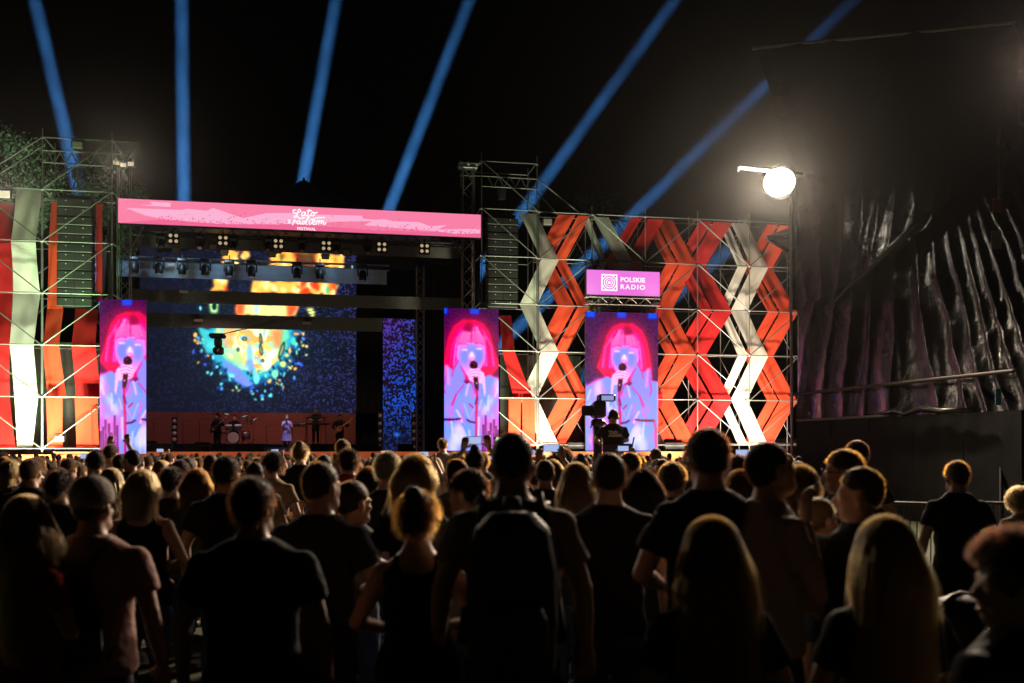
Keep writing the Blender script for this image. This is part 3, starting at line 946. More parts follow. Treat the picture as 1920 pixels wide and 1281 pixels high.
# strips seen between the borders
c.poly(Z([(760, 40), (1270, 40), (1240, 145), (760, 135)]), (255, 214, 130), 2, 1, 3, 8)
c.poly(Z([(760, 40), (835, 40), (820, 135), (758, 135)]), (240, 84, 40), 3, .95); c.poly(Z([(1170, 40), (1270, 40), (1210, 145), (1175, 140)]), (236, 72, 36), 3, .95)
c.ell(260 + 925 * zk, 560 + 85 * zk, 5, 10, (150, 220, 240), 2, .9)
c.poly(Z([(545, 35), (625, 35), (615, 125), (560, 125)]), (170, 235, 150), 1.5); c.ell(260 + 590 * zk, 560 + 70 * zk, 4, 7, (20, 40, 40), 1)
c.ell(260 + 480 * zk, 560 + 88 * zk, 2.4, 4.5, (90, 220, 250), 1)
c.poly(Z([(1325, 65), (1380, 60), (1405, 100), (1385, 150), (1350, 110)]), (220, 230, 130), 1.5)
def fire(x0, x1, y0, y1, seed):
    c.poly([(x0, y0), (x1, y0), (x1 - 3, y1), (x0 - 6, y1)], (255, 170, 70), 1.5, 1, 4, 10)
    r2 = random.Random(seed)
    for k in range(int((x1 - x0) / 7)):
        c.ell(r2.uniform(x0, x1), r2.uniform(y0, y1), r2.uniform(2, 7), r2.uniform(4, 11), r2.choice([(255, 226, 150), (250, 96, 30), (225, 50, 20), (255, 205, 110), (255, 236, 180)]), 2, .85, r2.uniform(-.8, .8))
fire(472, 630, 526, 549, 3); fire(398, 426, 520, 549, 4)
fire(505, 646, 470, 500, 5); fire(418, 444, 472, 497, 6); fire(450, 464, 470, 487, 8)
c.poly([(548, 470), (588, 470), (588, 500), (560, 500)], (60, 26, 26), 3, .75)
c.ell(612, 540, 3, 8, (50, 200, 120), 1.5); c.ell(524, 480, 2.5, 7, (40, 150, 70), 1.5); c.ell(660, 494, 2.5, 4, (190, 240, 220), 1)
IMGW = c.linear(1.0)
IMGW = IMGW * (1 + .9 * np.clip(IMGW.max(axis=2, keepdims=True) - .15, 0, 1))
wallt = thing('led_wall', 'large LED wall at the back of the stage with a round orange picture', 'LED wall', Sz(470, 3.6, 10), TH)
M_LEDW = led_mat('back_wall_led', 1.05)
off = 10.0
a, b = uo(262, off), uo(668, off); z1, z0 = zo(470, 440, off), zo(470, 776, off)
led_sheet('picture', IMGW, (sp(a, off, z1), sp(b, off, z1), sp(b, off, z0), sp(a, off, z0)), M_LEDW, wallt)
for i in range(11):
    for j in range(9):
        w, h = (b - a) / 11, (z1 - z0) / 9
        mb = MB(); sbox(mb, a + w * i + .003, a + w * (i + 1) - .003, off + .01, off + .11, z0 + h * j + .003, z0 + h * (j + 1) - .003); mb.build('cabinet', M_BLACK, wallt)
# LED column
c = Canvas(718, 598, 783, 838, 90, 330, (14, 14, 30))
n1 = c.noise(3.0); n2 = c.noise(2.0)
vv = np.clip((c.Y - 598) / 240, 0, 1); hh = np.clip((c.X - 718) / 65, 0, 1)
bgc = np.array([46, 16, 58]) * (1 - vv[..., None] * .8); c.C = np.maximum(c.C, bgc * (1 - hh[..., None] * .5))
m = np.clip((n1 * .6 + n2 * .4 - .5) * 8, 0, 1) * (1 - .55 * np.clip((vv - .65) * 4, 0, 1))
colr = np.array([92, 60, 170]) * (1 - np.clip(vv * 1.6 + hh * .5, 0, 1))[..., None] + np.array([30, 84, 214]) * np.clip(vv * 1.6 + hh * .5, 0, 1)[..., None]
c.C = c.C * (1 - m[..., None] * .85) + colr * m[..., None] * .85
c.ell(744, 808, 6, 4, (40, 120, 240), 1.5, .8)
colt = thing('led_column', 'narrow LED column with blue speckle right of the LED wall', 'LED column', Sz(750, 1.56, 9.2), TH)
off = 9.2
a, b = uo(718, off), uo(783, off); z1, z0 = zo(750, 598, off), 1.6
led_sheet('picture', c.linear(), (sp(a, off, z1), sp(b, off, z1), sp(b, off, z0), sp(a, off, z0)), M_LEDW, colt)
for j in range(7):
    h = (z1 - z0) / 7
    mb = MB(); sbox(mb, a + .003, b - .003, off + .01, off + .11, z0 + h * j + .003, z0 + h * (j + 1) - .003); mb.build('cabinet', M_BLACK, colt)
# upright strips of round lamps
for i, (px, y0, y1, off) in enumerate(((327, 790, 836, 6.8), (713, 780, 838, 8.6), (776, 780, 838, 8.6))):
    t = thing('lamp_strip', 'upright strip of five round lamps, %s' % ('left of the drum kit', 'left of the LED column', 'right of the LED column')[i], 'stage lamp', Sz(px, 1.56, off), TH, 'lamp strips')
    u = uo(px, off); z1, z0 = zo(px, y0, off), zo(px, y1, off)
    mb = MB(); sbox(mb, u - .12, u + .12, off, off + .14, 1.56, z1 + .2, bevel=.02); mb.build('housing', M_BLACK, t)
    for k in range(5):
        z = z0 + (z1 - z0) * k / 4
        cc = sp(u, off - .002, z)
        mb = MB(); mb.tube([cc, cc - N * .03, cc - N * .04], [.1, .09, .04], 12); mb.build('lens', M_LENS, t, True)
# ------------------------------------------------------------------ scaffolds
R_T = .0265
def scaffold(name, label, cols, off0, off1, zs, diag, group='steel tube scaffolds', deep=True, extra=None, z_ground=0.0):
    """cols: pixel columns of the uprights; zs: ledger heights; diag: one of '/', '\\' per bay"""
    t = thing(name, label, 'scaffold', sp((uo(cols[0], off0) + uo(cols[-1], off0)) / 2, off0, 0), TH, group)
    us = [uo(p, off0) for p in cols]
    top = zs[-1] + .35
    for u in us:
        for w in ((off0, off1) if deep else (off0,)):
            pole('standard', sp(u, w, z_ground), sp(u, w, top), R_T, M_STEEL, t)
    for z in zs:
        for k in range(len(us) - 1):
            pole('ledger', sp(us[k], off0 - .03, z), sp(us[k + 1], off0 - .03, z), R_T * .95, M_STEEL, t)
            if deep:
                pole('ledger', sp(us[k], off1 + .03, z + .05), sp(us[k + 1], off1 + .03, z + .05), R_T * .9, M_STEEL, t)
        if deep:
            for u in us:
                pole('transom', sp(u, off0, z + .06), sp(u, off1, z + .06), R_T * .9, M_STEEL, t)
    for k in range(len(us) - 1):
        for j in range(len(zs) - 1):
            d = diag[k] if isinstance(diag, (list, tuple)) else diag
            if d == '/':
                pole('brace', sp(us[k], off0 - .06, zs[j]), sp(us[k + 1], off0 - .06, zs[j + 1]), R_T * .95, M_STEEL, t)
            elif d == '\\':
                pole('brace', sp(us[k], off0 - .06, zs[j + 1]), sp(us[k + 1], off0 - .06, zs[j]), R_T * .95, M_STEEL, t)
    # rosette couplers at the nodes
    cm = MB().cyl((0, 0, -.045), (0, 0, .045), .058, seg=8).mesh('coupler', True); cm.materials.append(M_STEEL)
    for u in us:
        for z in zs:
            put('coupler', cm, t, Matrix.Translation(sp(u, off0, z)))
    # base jacks
    for u in us:
        for w in ((off0, off1) if deep else (off0,)):
            mb = MB(); mb.box(sp(u, w, .012), (.16, .16, .02), TH); mb.build('base_plate', M_STEEL, t)
    return t

ZL = [1.74 + 2.03 * k for k in range(7)]
left_wall = scaffold('scaffold_wall', 'lower scaffold bays at the left edge behind red and white fabric', [-185, -52, 78], -.5, 1.4, ZL[:6], ['\\', '\\'])
left_sc = scaffold('scaffold_tower', 'scaffold tower at the left carrying the green-lit speaker array', [80, 210], -.5, 1.4, ZL, ['/'])
for y0, y1 in ((282, 288), (304, 313)):
    pole('ledger', S(80, y0, -.5), S(210, y1, -.5), R_T, M_STEEL, left_sc)
pole('ledger', S(210, 265, -.5), S(262, 268, -.5), R_T, M_STEEL, left_sc)
pole('brace', S(258, 268, -.5), S(232, 306, -.5), R_T * .9, M_STEEL, left_sc)
pole('brace', S(-60, 345, -.5), S(80, 257, -.5), R_T, M_STEEL, left_sc)
pole('brace', S(-60, 365, .6), S(78, 275, .6), R_T, M_STEEL, left_sc)
pole('standard', S(216, 268, -.5), S(216, 310, -.5), R_T * .8, M_STEEL, left_sc)
for x in (90, 112, 134, 158, 180):
    pole('strut', S(x, 285, -.5), S(x + 11, 307, -.5), R_T * .8, M_STEEL, left_sc)
    pole('strut', S(x + 22, 287, -.5), S(x + 11, 307, -.5), R_T * .8, M_STEEL, left_sc)

ZR_ = [1.9 + 2.01 * k for k in range(7)]
right_sc = scaffold('scaffold_tower', 'scaffold tower right of the stage carrying the dark speaker array', [903, 1007], -.5, 1.4, ZR_, ['\\'])
pole('ledger', S(862, 305, -.5), S(903, 307, -.5), R_T, M_STEEL, right_sc)
pole('ledger', S(862, 329, -.5), S(903, 330, -.5), R_T, M_STEEL, right_sc)
pole('standard', S(864, 302, -.5), S(864, 350, -.5), R_T, M_STEEL, right_sc)
pole('brace', S(866, 312, -.5), S(890, 348, -.5), R_T * .9, M_STEEL, right_sc)
pole('ledger', S(903, 330, -.5), S(1007, 336, -.5), R_T, M_STEEL, right_sc)
pole('ledger', S(903, 349, -.5), S(1007, 355, -.5), R_T, M_STEEL, right_sc)
for x in (915, 935, 956, 976):
    pole('strut', S(x, 331, -.5), S(x + 10, 352, -.5), R_T * .8, M_STEEL, right_sc)
    pole('strut', S(x + 20, 333, -.5), S(x + 10, 352, -.5), R_T * .8, M_STEEL, right_sc)
wall_sc = scaffold('scaffold_wall', 'long scaffold wall hung with zigzag fabric right of the stage', [1010, 1110, 1210, 1308, 1405, 1497], -.35, .75, ZR_[:6], ['/', '\\', '/', '\\', '/'])
pole('brace', S(1008, 336, .2), S(1112, 420, .2), R_T, M_STEEL, wall_sc)
pole('brace', S(1008, 362, .6), S(1045, 402, .6), R_T, M_STEEL, wall_sc)
# mid uprights at the rear with crossed braces
for x in (1060, 1160, 1258, 1352, 1450):
    u = uo(x, .75)
    pole('standard', sp(u, .82, 0), sp(u, .82, ZR_[5]), R_T * .9, M_STEEL, wall_sc)
    for j in range(5):
        pole('brace', sp(u, .86, ZR_[j]), sp(u + 1.15, .86, ZR_[j + 1]), R_T * .8, M_STEEL, wall_sc)
        pole('brace', sp(u + 1.15, .9, ZR_[j]), sp(u, .9, ZR_[j + 1]), R_T * .8, M_STEEL, wall_sc)

# ------------------------------------------------------------------ fabric streamers woven through the scaffolds
def cloth(name, col, tr=.35):
    return mat(name, col, .85, spec=.2, vary=.12, vscale=3, bump=.25, bscale=30, translucent=tr)
FAB = {'white': cloth('white_fabric', (.66, .63, .57)), 'red': cloth('red_fabric', (.48, .014, .016)), 'orange': cloth('orange_fabric', (.66, .062, .026)),
       'rust': cloth('rust_fabric', (.52, .052, .020)), 'darkred': cloth('dark_red_fabric', (.42, .02, .02))}
def streamer(label, col, nodes, group):
    """nodes: (u_left, u_right, z, w) from top to bottom; each run between two tubes is a panel"""
    a = nodes[-1]
    t = thing('fabric_streamer', label, 'fabric streamer', sp((a[0] + a[1]) / 2, a[3], a[2]), TH, group)
    for (l0, r0, z0, w0), (l1, r1, z1, w1) in zip(nodes[:-1], nodes[1:]):
        nx, nz = 10, 14
        sd = rnd.random() * 50
        mb = MB(); vs, fs = [], []
        for j in range(nz + 1):
            v = j / nz
            for i in range(nx + 1):
                s = i / nx
                u = (l0 + (r0 - l0) * s) * (1 - v) + (l1 + (r1 - l1) * s) * v
                z = z0 + (z1 - z0) * v
                w = w0 + (w1 - w0) * v
                amp = .016 * math.sin(math.pi * v) + .004
                w += amp * math.sin(s * 9 + sd + v * 2) + .05 * math.sin(math.pi * v) * (mnoise.noise(Vector((s * 1.3, v * 1.6, sd))))
                pinch = 1 - .03 * math.sin(math.pi * v)
                um = ((l0 + r0) / 2) * (1 - v) + ((l1 + r1) / 2) * v
                u = um + (u - um) * pinch
                vs.append(sp(u, w, z - .04 * math.sin(math.pi * s) * (1 - abs(2 * v - 1))))
        for j in range(nz):
            for i in range(nx):
                q = j * (nx + 1) + i
                fs.append((q, q + 1, q + nx + 2, q + nx + 1))
        mb.add(vs, fs); mb.build('panel', FAB[col], t, True)
    return t
ZN = [ZR_[5] - .03, ZR_[4], ZR_[3], ZR_[2], ZR_[1], ZR_[0]]
WF, WBk = -.15, .12
def zig(label, col, xe, xo, w, e_front):
    """zigzag: xe/xo pixel of the left edge on even/odd tubes counted from the top; e_front: the even tubes are the front ones"""
    nodes = []
    for k in range(6):
        x = xe if k % 2 == 0 else xo
        fr_ = (k % 2 == 0) == e_front
        wv = WF if fr_ else WBk
        u0, u1 = uo(x, .1), uo(x + w, .1)
        nodes.append((u0, u1, ZN[k] + (0 if fr_ else .05), wv + rnd.uniform(-.05, .05)))
    return streamer(label, col, nodes, 'zigzag fabric on the scaffold wall')
zig('white zigzag fabric streamer, leftmost on the scaffold wall', 'white', 974, 1012, 33, False)
zig('wide orange zigzag streamer crossing the leftmost white one', 'orange', 1044, 1002, 32, True)
zig('narrow orange zigzag streamer just right of the wide orange one', 'orange', 1081, 1039, 22, True)
zig('narrow white zigzag streamer partly behind the portrait screen', 'white', 1090, 1122, 14, False)
zig('wide white zigzag streamer partly behind the magenta sign', 'white', 1112, 1154, 30, False)
zig('narrow red zigzag streamer right above the magenta sign', 'red', 1180, 1135, 20, True)
zig('wide red zigzag streamer at the right end of magenta sign', 'red', 1213, 1172, 28, True)
zig('narrow rust orange zigzag streamer right of the portrait screen', 'rust', 1204, 1245, 22, False)
zig('wide rust orange zigzag streamer right of the portrait screen', 'rust', 1229, 1270, 32, False)
zig('narrow red zigzag streamer in the middle of the right half', 'red', 1308, 1264, 23, True)
zig('wide red zigzag streamer in the middle of the right half', 'red', 1335, 1290, 34, True)
zig('narrow white zigzag streamer second from the black tarp', 'white', 1346, 1379, 18, False)
zig('wide white zigzag streamer nearest the black tarp', 'white', 1370, 1405, 31, False)
zig('narrow orange zigzag streamer near the black tarp', 'orange', 1435, 1393, 20, True)
zig('wide orange zigzag streamer at the right end of scaffold wall', 'orange', 1458, 1416, 33, True)
def vert(label, col, rows, off0=-.1):
    nodes = [(uo(x0, off0), uo(x1, off0), zo((x0 + x1) / 2, y, off0), off0 + o) for (x0, x1, y, o) in rows]
    return streamer(label, col, nodes, 'hanging fabric on the scaffold towers')
vert('red fabric streamer below the right speaker array', 'red', [(939, 961, 590, .3), (939, 963, 660, -.3), (962, 998, 747, -.1)])
vert('peach-lit fabric streamer at the foot of the right speaker tower', 'orange', [(951, 974, 749, -.35), (952, 975, 838, -.1)])
vert('orange fabric streamer at the foot of the right tower, by white one', 'orange', [(976, 999, 749, -.35), (979, 1003, 838, -.1)])
vert('red fabric streamer at the far left edge', 'red', [(-25, 26, 376, .3), (-30, 24, 455, .1), (-30, 19, 549, .35), (-30, 21, 647, -.15), (-30, 14, 746, .3), (-30, 33, 842, -.2)])
vert('long white fabric streamer on the left scaffold', 'white', [(27, 76, 352, .3), (22, 68, 455, -.1), (20, 71, 549, .35), (20, 65, 648, -.15), (26, 70, 746, .1), (26, 56, 842, .4)])
vert('narrow orange fabric streamer left of the green-lit speakers', 'orange', [(90, 107, 374, .5), (86, 105, 455, .4), (83, 104, 549, .5), (82, 113, 577, .5), (81, 112, 648, -.1), (84, 120, 744, .4)])
vert('bright orange fabric streamer at the foot of left scaffold', 'orange', [(90, 121, 747, -.3), (90, 119, 842, -.1)])
vert('dark red fabric streamer right of the green-lit speakers', 'darkred', [(172, 184, 374, .8), (172, 184, 455, .8), (172, 184, 560, .8)])
vert('wide red fabric streamer left of the left portrait screen', 'red', [(137, 181, 577, .4), (136, 181, 648, -.2), (138, 186, 744, .4)])
vert('peach-lit fabric streamer beside the foot of left portrait screen', 'orange', [(144, 186, 746, -.35), (144, 187, 842, -.1)])

# dark tarpaulin behind the left scaffold and right tower
M_TARPG = mat('dark_green_tarp', (.03, .035, .03), .5, vary=.4, vscale=1, bump=.5, bscale=3)
drape('rear_tarp', 'dark tarpaulin behind the lower part of left scaffold', Sz(-60, 0, 2.4), Sz(186, 0, 2.4), 0, 6.2, .05, .9, M_TARPG, 'tarpaulin', 'dark tarpaulins')
drape('rear_tarp', 'dark green tarpaulin behind the right speaker tower foot', Sz(938, 0, 2.2), Sz(1090, 0, 2.2), 0, 6.0, .06, .9, M_TARPG, 'tarpaulin', 'dark tarpaulins')

# ------------------------------------------------------------------ line arrays
M_SPK = mat('speaker_grille', (.018, .02, .018), .6, vary=.3, vscale=20, bump=.2, bscale=200)
def line_array(label, px0, px1, y0, y1, off, rows):
    t = thing('speaker_array', label, 'speaker array', S((px0 + px1) / 2, y1, off), TH, 'flown line arrays')
    a, b = uo(px0, off), uo(px1, off)
    z1, z0 = zo((px0 + px1) / 2, y0, off), zo((px0 + px1) / 2, y1, off)
    h = (z1 - z0) / rows
    for k in range(rows):
        zc = z0 + h * (k + .5)
        cab = thing_part = MB()
        w = off + .012 * ((rows - k) % 3)
        sbox(cab, a, b, w, w + .55, zc - h / 2 + .012, zc + h / 2 - .012, bevel=.02)
        c = cab.build('cabinet', M_BLACK, t)
        um = (a + b) / 2
        for l, r in ((a + .04, um - .018), (um + .018, b - .04)):
            g_ = MB(); sbox(g_, l, r, w - .018, w - .002, zc - h / 2 + .03, zc + h / 2 - .03, bevel=.008); g_.build('grille', M_SPK, c)
            lb = MB(); lb.box(sp((l + r) / 2, w - .02, zc + h * .22), (.035, .006, .03), TH); lb.build('badge', M_WHITE, c)
    mb = MB(); sbox(mb, a + .1, b - .1, off + .1, off + .5, z1 + .01, z1 + .14); mb.build('bumper', M_DARK, t)
    for q in (-.25, .25):
        pole('chain', sp((a + b) / 2 + q, off + .3, z1 + .14), sp((a + b) / 2, off + .3, z1 + .9), .02, M_DARK, t, 6)
    mb = MB(); mb.tube([sp((a + b) / 2, off + .3, z1 + .85), sp((a + b) / 2, off + .3, z1 + 1.3)], [.16, .2], 10); mb.build('hoist_motor', M_BLACK, t)
line_array('tall speaker array of stacked cabinets lit green, left scaffold', 106, 173, 372, 575, .3, 12)
line_array('tall dark speaker array in the scaffold right of the stage', 914, 972, 408, 577, .3, 12)

def flood_fixture(label, p, rz, s=.5, lens=M_LENS, name='floodlight', group='small floodlights on the scaffolds'):
    """small flood head with yoke facing the audience"""
    t = thing(name, label, 'floodlight', p, rz, group)
    X = Matrix.Rotation(rz, 3, 'Z')
    def L(x, y, z): return Vector(p) + X @ Vector((x, y, z))
    mb = MB(); mb.box(L(0, 0, 0), (s, s * .5, s * .7), rz, bevel=.03); mb.build('housing', M_DARK, t)
    mb = MB(); mb.box(L(0, -s * .26, 0), (s * .86, .02, s * .56), rz, bevel=.008); mb.build('lens', lens, t)
    mb = MB(); mb.tube([L(-s * .56, 0, 0), L(-s * .56, 0, s * .55), L(s * .56, 0, s * .55), L(s * .56, 0, 0)], .018, 6); mb.build('yoke', M_DARK, t)
    return t
M_DIMLENS = mat('floodlight_lens_dim', (.6, .55, .45), .3, emit=(1, .82, .6), strength=.45, sample=False)
flood_fixture('small square floodlight at the far left edge over red fabric', S(9, 366, -.6), TH, .5, M_DIMLENS)
flood_fixture('small square lamp frame on top of the left scaffold', S(146, 273, -.6), TH, .42)
flood_fixture('small floodlight on the right scaffold beside the orange streamer', S(1026, 417, -.5), TH, .42)
tl_ = thing('lamp_bar', 'bar of three small white-lit lamps on top of left banner tower', 'lamp bar', S(232, 310, 0), TH)
pole('bar', S(214, 305, -.1), S(252, 309, -.1), .04, M_STEEL, tl_)
for x, y in ((219, 307), (232, 311), (246, 309)):
    p = S(x, y, -.2); mb = MB(); mb.box(p, (.26, .2, .2), TH, bevel=.03); mb.build('lamp_body', M_DARK, tl_)
    mb = MB(); mb.box(p - N * .11, (.22, .02, .16), TH); mb.build('lens', M_DIMLENS, tl_)

# ------------------------------------------------------------------ flood lamps at the foot of the scaffolds (they light the fabric)
def uplight(i, px, off, col, power, aim_px, aim_z, label):
    p = Sz(px, .32, off)
    t = thing('floor_uplight', label, 'uplight', p, TH, 'uplights on the ground before the scaffolds')
    mb = MB(); mb.box(p, (.42, .26, .3), TH, bevel=.04); mb.build('housing', M_BLACK, t)
    mb = MB(); mb.box(p + Vector((0, 0, .157)), (.36, .2, .012), TH); mb.build('lens', M_LENS, t)
    mb = MB(); mb.box(p - Vector((0, 0, .22)), (.5, .3, .04), TH); mb.build('foot', M_BLACK, t)
    l = light('uplight_beam', 'SPOT', p + Vector((0, 0, .2)), Sz(aim_px, aim_z, .2), power, col, spot_size=math.radians(74), spot_blend=.5, shadow_soft_size=.4)
    l.parent = t; l.matrix_parent_inverse = wmat(t).inverted()
WARM = (1.0, .84, .62); GREEN = (.72, 1.0, .58)
for i, (px, col, pw, ax) in enumerate(((5, GREEN, 1.0, 10), (70, GREEN, 1.1, 60), (150, WARM, 1.0, 150), (965, GREEN, .8, 960), (1040, WARM, 1.1, 1030), (1150, WARM, .8, 1150), (1262, WARM, 1.1, 1270), (1350, WARM, 1.0, 1350), (1450, WARM, 1.1, 1440))):
    uplight(i, px, -3.3, col, UP_POWER * pw, ax, 4.3, '%s uplight from the left at the foot of the scaffolds' % ORD[i])
def streamer_fill(px_, ax_, label):  # lamps added to light the streamers that the portrait screen shadows
    p_ = Sz(px_, 8.05, -1.5)
    t = thing('streamer_fill_lamp', label, 'uplight', p_, TH, 'added lamps at the sign truss')
    mb = MB(); mb.box(p_, (.22, .18, .16), TH, bevel=.03); mb.build('housing', M_BLACK, t)
    mb = MB(); mb.box(p_ + Vector((0, 0, .085)), (.18, .14, .01), TH); mb.build('lens', M_LENS, t)
    pole('bracket', p_, p_ + N * .85, .02, M_DARK, t, 6)
    l = light('streamer_fill_beam', 'SPOT', p_ + Vector((0, 0, .12)), Sz(ax_, 10.4, 0), 420, GREEN if px_ < 1150 else WARM, spot_size=math.radians(95), spot_blend=.6, shadow_soft_size=.2)
    l.parent = t; l.matrix_parent_inverse = wmat(t).inverted()
streamer_fill(1106, 1130, 'small added lamp at the left end of the truss under the magenta sign'); streamer_fill(1232, 1215, 'small added lamp at the right end of the truss under the magenta sign')
# green lamp that washes the left array; blue lamp in the roof
def wash(label, p, target, power, col, size=60):
    t = flood_fixture(label, p, TH, .34, name='wash_lamp', group='coloured wash lamps')
    l = light('wash_beam', 'SPOT', Vector(p) + (Vector(target) - Vector(p)).normalized() * .35, target, power, col, spot_size=math.radians(size), spot_blend=.6, shadow_soft_size=.1)
    l.parent = t; l.matrix_parent_inverse = wmat(t).inverted()
wash('small green wash lamp low on the left scaffold', Sz(112, 2.1, -2.6), S(140, 470, .3), 2300, (.10, 1, .14), 34)
wash('small green wash lamp low on the right scaffold', Sz(935, 2.1, -2.6), S(942, 500, .3), 420, (.3, 1, .3), 34)
for k_, x_ in enumerate((240, 330, 420, 510, 610)):
    wash('%s blue wash lamp from the left before the grey valance' % ORD[k_], sp(uo(x_, 2.4), 2.4, zo(470, 476, 2.4)), S(x_, 512, 4.0), 30 if k_ < 3 else 18, (.45, .72, 1), 150)
wash('violet wash lamp on the front truss over the singer', sp(uo(520, 1.0), 1.0, zo(520, 470, 1.0)), Sz(540, 2.4, 3.6), 2600, (.66, .56, 1), 24)
wash('amber wash lamp on the front truss over the guitarist', sp(uo(650, 1.0), 1.0, zo(640, 474, 1.0)), Sz(620, 2.4, 7), 900, (1, .5, .36), 62)
wash('rose wash lamp on the front truss over the drums', sp(uo(400, 1.0), 1.0, zo(400, 464, 1.0)), Sz(400, 2.4, 8), 900, (1, .46, .5), 62)

# the lit lamps on the left also reach the crowd
for nm, p_, pw in (('lamp_bar_light', S(232, 311, -.5), 4200), ('edge_flood_light', S(9, 366, -1.0), 4200)):
    light(nm, 'SPOT', p_, (3, 5, 1.2), pw, (1.0, .8, .6), spot_size=math.radians(62), spot_blend=.5, shadow_soft_size=.2)

for i_, px_ in enumerate((300, 480, 660, 830)):      # unseen lamps added to brighten the stage fascia
    p_ = Sz(px_, .30, -3.6)
    t = thing('fascia_fill_lamp', '%s added lamp from the left, unseen, lighting the stage fascia' % ORD[i_], 'uplight', p_, TH, 'added lamps before the stage')
    mb = MB(); mb.box(p_, (.3, .2, .22), TH, bevel=.04); mb.build('housing', M_BLACK, t)
    mb = MB(); mb.box(p_ + Vector((0, .105, .02)), (.24, .012, .16), TH); mb.build('lens', M_LENS, t)
    mb = MB(); mb.box(p_ - Vector((0, 0, .2)), (.34, .24, .18), TH); mb.build('foot', M_BLACK, t)
    l = light('fascia_fill', 'SPOT', p_ + N * .2, Sz(px_, 1.2, -.7), 160, (1, .8, .6), spot_size=math.radians(110), spot_blend=.6, shadow_soft_size=.1)
    l.parent = t; l.matrix_parent_inverse = wmat(t).inverted()
# ------------------------------------------------------------------ black tarpaulin tower on the right
A_ = at(1500, HOR, 28.7); B_ = at(1925, HOR, 20.5)
TA = at(1432, HOR, 28.9); TB = at(1925, HOR, 25.0)
WD = (B_ - A_).normalized(); WN = Vector((-abs(WD.y), -abs(WD.x), 0)).normalized()
WTH = math.atan2(WD.y, WD.x)
def line_depth(px, a, b):
    k = (px - W / 2) / F
    d = b - a
    s = (k * a.y - a.x) / (d.x - k * d.y)
    return a.y + s * d.y
def tw(px, py, lift=0.0):
    """pixel -> point on the leaning face of the tower"""
    v = min(1.0, max(0.0, (790 - py) / 710.0)) ** 1.4
    D = line_depth(px, A_, B_) * (1 - v) + line_depth(px, TA, TB) * v
    p = at(px, py, D)
    return p + WN * lift
M_TARP = mat('glossy_black_tarp', (.006, .0055, .0055), .24, spec=.6, vary=.4, vscale=1.3, bump=.7, bscale=7)
# crumpled plastic: sharp creases on top of the folds
nt = M_TARP.node_tree; b_ = nt.nodes['Principled BSDF']; tc_ = nt.nodes.new('ShaderNodeTexCoord')
n_ = nt.nodes.new('ShaderNodeTexNoise'); n_.inputs['Scale'].default_value = 2.2; n_.inputs['Detail'].default_value = 8; n_.inputs['Roughness'].default_value = .58; n_.inputs['Distortion'].default_value = 1.6
v_ = nt.nodes.new('ShaderNodeTexVoronoi'); v_.inputs['Scale'].default_value = 2.6; v_.feature = 'SMOOTH_F1'
ad = nt.nodes.new('ShaderNodeMath'); ad.operation = 'ADD'
nt.links.new(tc_.outputs['Object'], n_.inputs['Vector']); nt.links.new(n_.outputs['Color'], v_.inputs['Vector'])
nt.links.new(n_.outputs['Fac'], ad.inputs[0]); nt.links.new(v_.outputs['Distance'], ad.inputs[1])
bp_ = nt.nodes.new('ShaderNodeBump'); bp_.inputs['Strength'].default_value = .22; bp_.inputs['Distance'].default_value = .10
nt.links.new(ad.outputs[0], bp_.inputs['Height']); nt.links.new(bp_.outputs['Normal'], b_.inputs['Normal'])
tower = thing('tarp_tower', 'scaffold frame of the tower under the black tarpaulins', 'scaffold', Vector((A_.x, A_.y, 0)), WTH)
def fold_sheet(name, label, x_of, y_top, y_bot, lift, seed, nx=150, ny=130, focus=None, amp=.16):
    """hanging tarp; x_of(s, v) gives the pixel column, y_top/y_bot(s) the rows"""
    mb = MB(); vs = []; fs = []
    for j in range(ny + 1):
        v = j / ny
        for i in range(nx + 1):
            s = i / nx
            x = x_of(s, v); y = y_top(s) * (1 - v) + y_bot(s) * v
            if focus:      # folds radiate from a pinned point
                ang = math.atan2(y - focus[1], x - focus[0]); q = ang * focus[2] + 4.5 * mnoise.noise(Vector((s * 2.2, v * 1.1, seed + 11)))
            else:
                q = s * 40 + 4.0 * mnoise.noise(Vector((s * 3, v * 1.3, seed + 5))) + .9 * math.sin(v * 2.2 + s * 5)
            f = math.sin(q + 1.4 * mnoise.noise(Vector((s * 3, v * 1.2, seed)))) 
            f = (1 - abs(f) ** .6) * .75
            f2 = mnoise.noise(Vector((s * 9, v * 5, seed + 3))) * .5 + (.5 - abs(mnoise.noise(Vector((s * 13 + v * 4, v * 5, seed + 7))))) * .42 + mnoise.noise(Vector((s * 26, v * 22, seed + 9))) * .07
            env = (.25 + .75 * min(1, v * 1.5)) * (.55 + 1.1 * abs(mnoise.noise(Vector((s * 5, v * 2.5, seed + 21)))))
            vs.append(tw(x, y, lift + amp * (f * env + f2)))
    for j in range(ny):
        for i in range(nx):
            q = j * (nx + 1) + i
            fs.append((q, q + nx + 1, q + nx + 2, q + 1))
    mb.add(vs, fs)
    o = mb.build(name, M_TARP, None, True)
    return tag(o, label, 'tarpaulin', 'black tarpaulins on the right tower')
fold_sheet('black_tarp', 'tall glossy black tarpaulin covering the right tower down to the rail', lambda s, v: 1499 + s * 430, lambda s: 130, lambda s: 792 - s * 24, 0.0, 4.0, focus=(1690, 60, 46), amp=.17)
fold_sheet('black_tarp', 'upper black tarpaulin with overhanging top corner and diagonal rolled hem', lambda s, v: (1432 + 68 * min(1, (v * 2.2)) ** .8) * (1 - s) + 1929 * s,
           lambda s: 92 - 47 * s, lambda s: (585 - 30 * s / .18 if s < .18 else (555 - 110 * (s - .18) / .38 if s < .56 else 445 - 200 * (s - .56) / .44)), .28, 8.0, amp=.15)
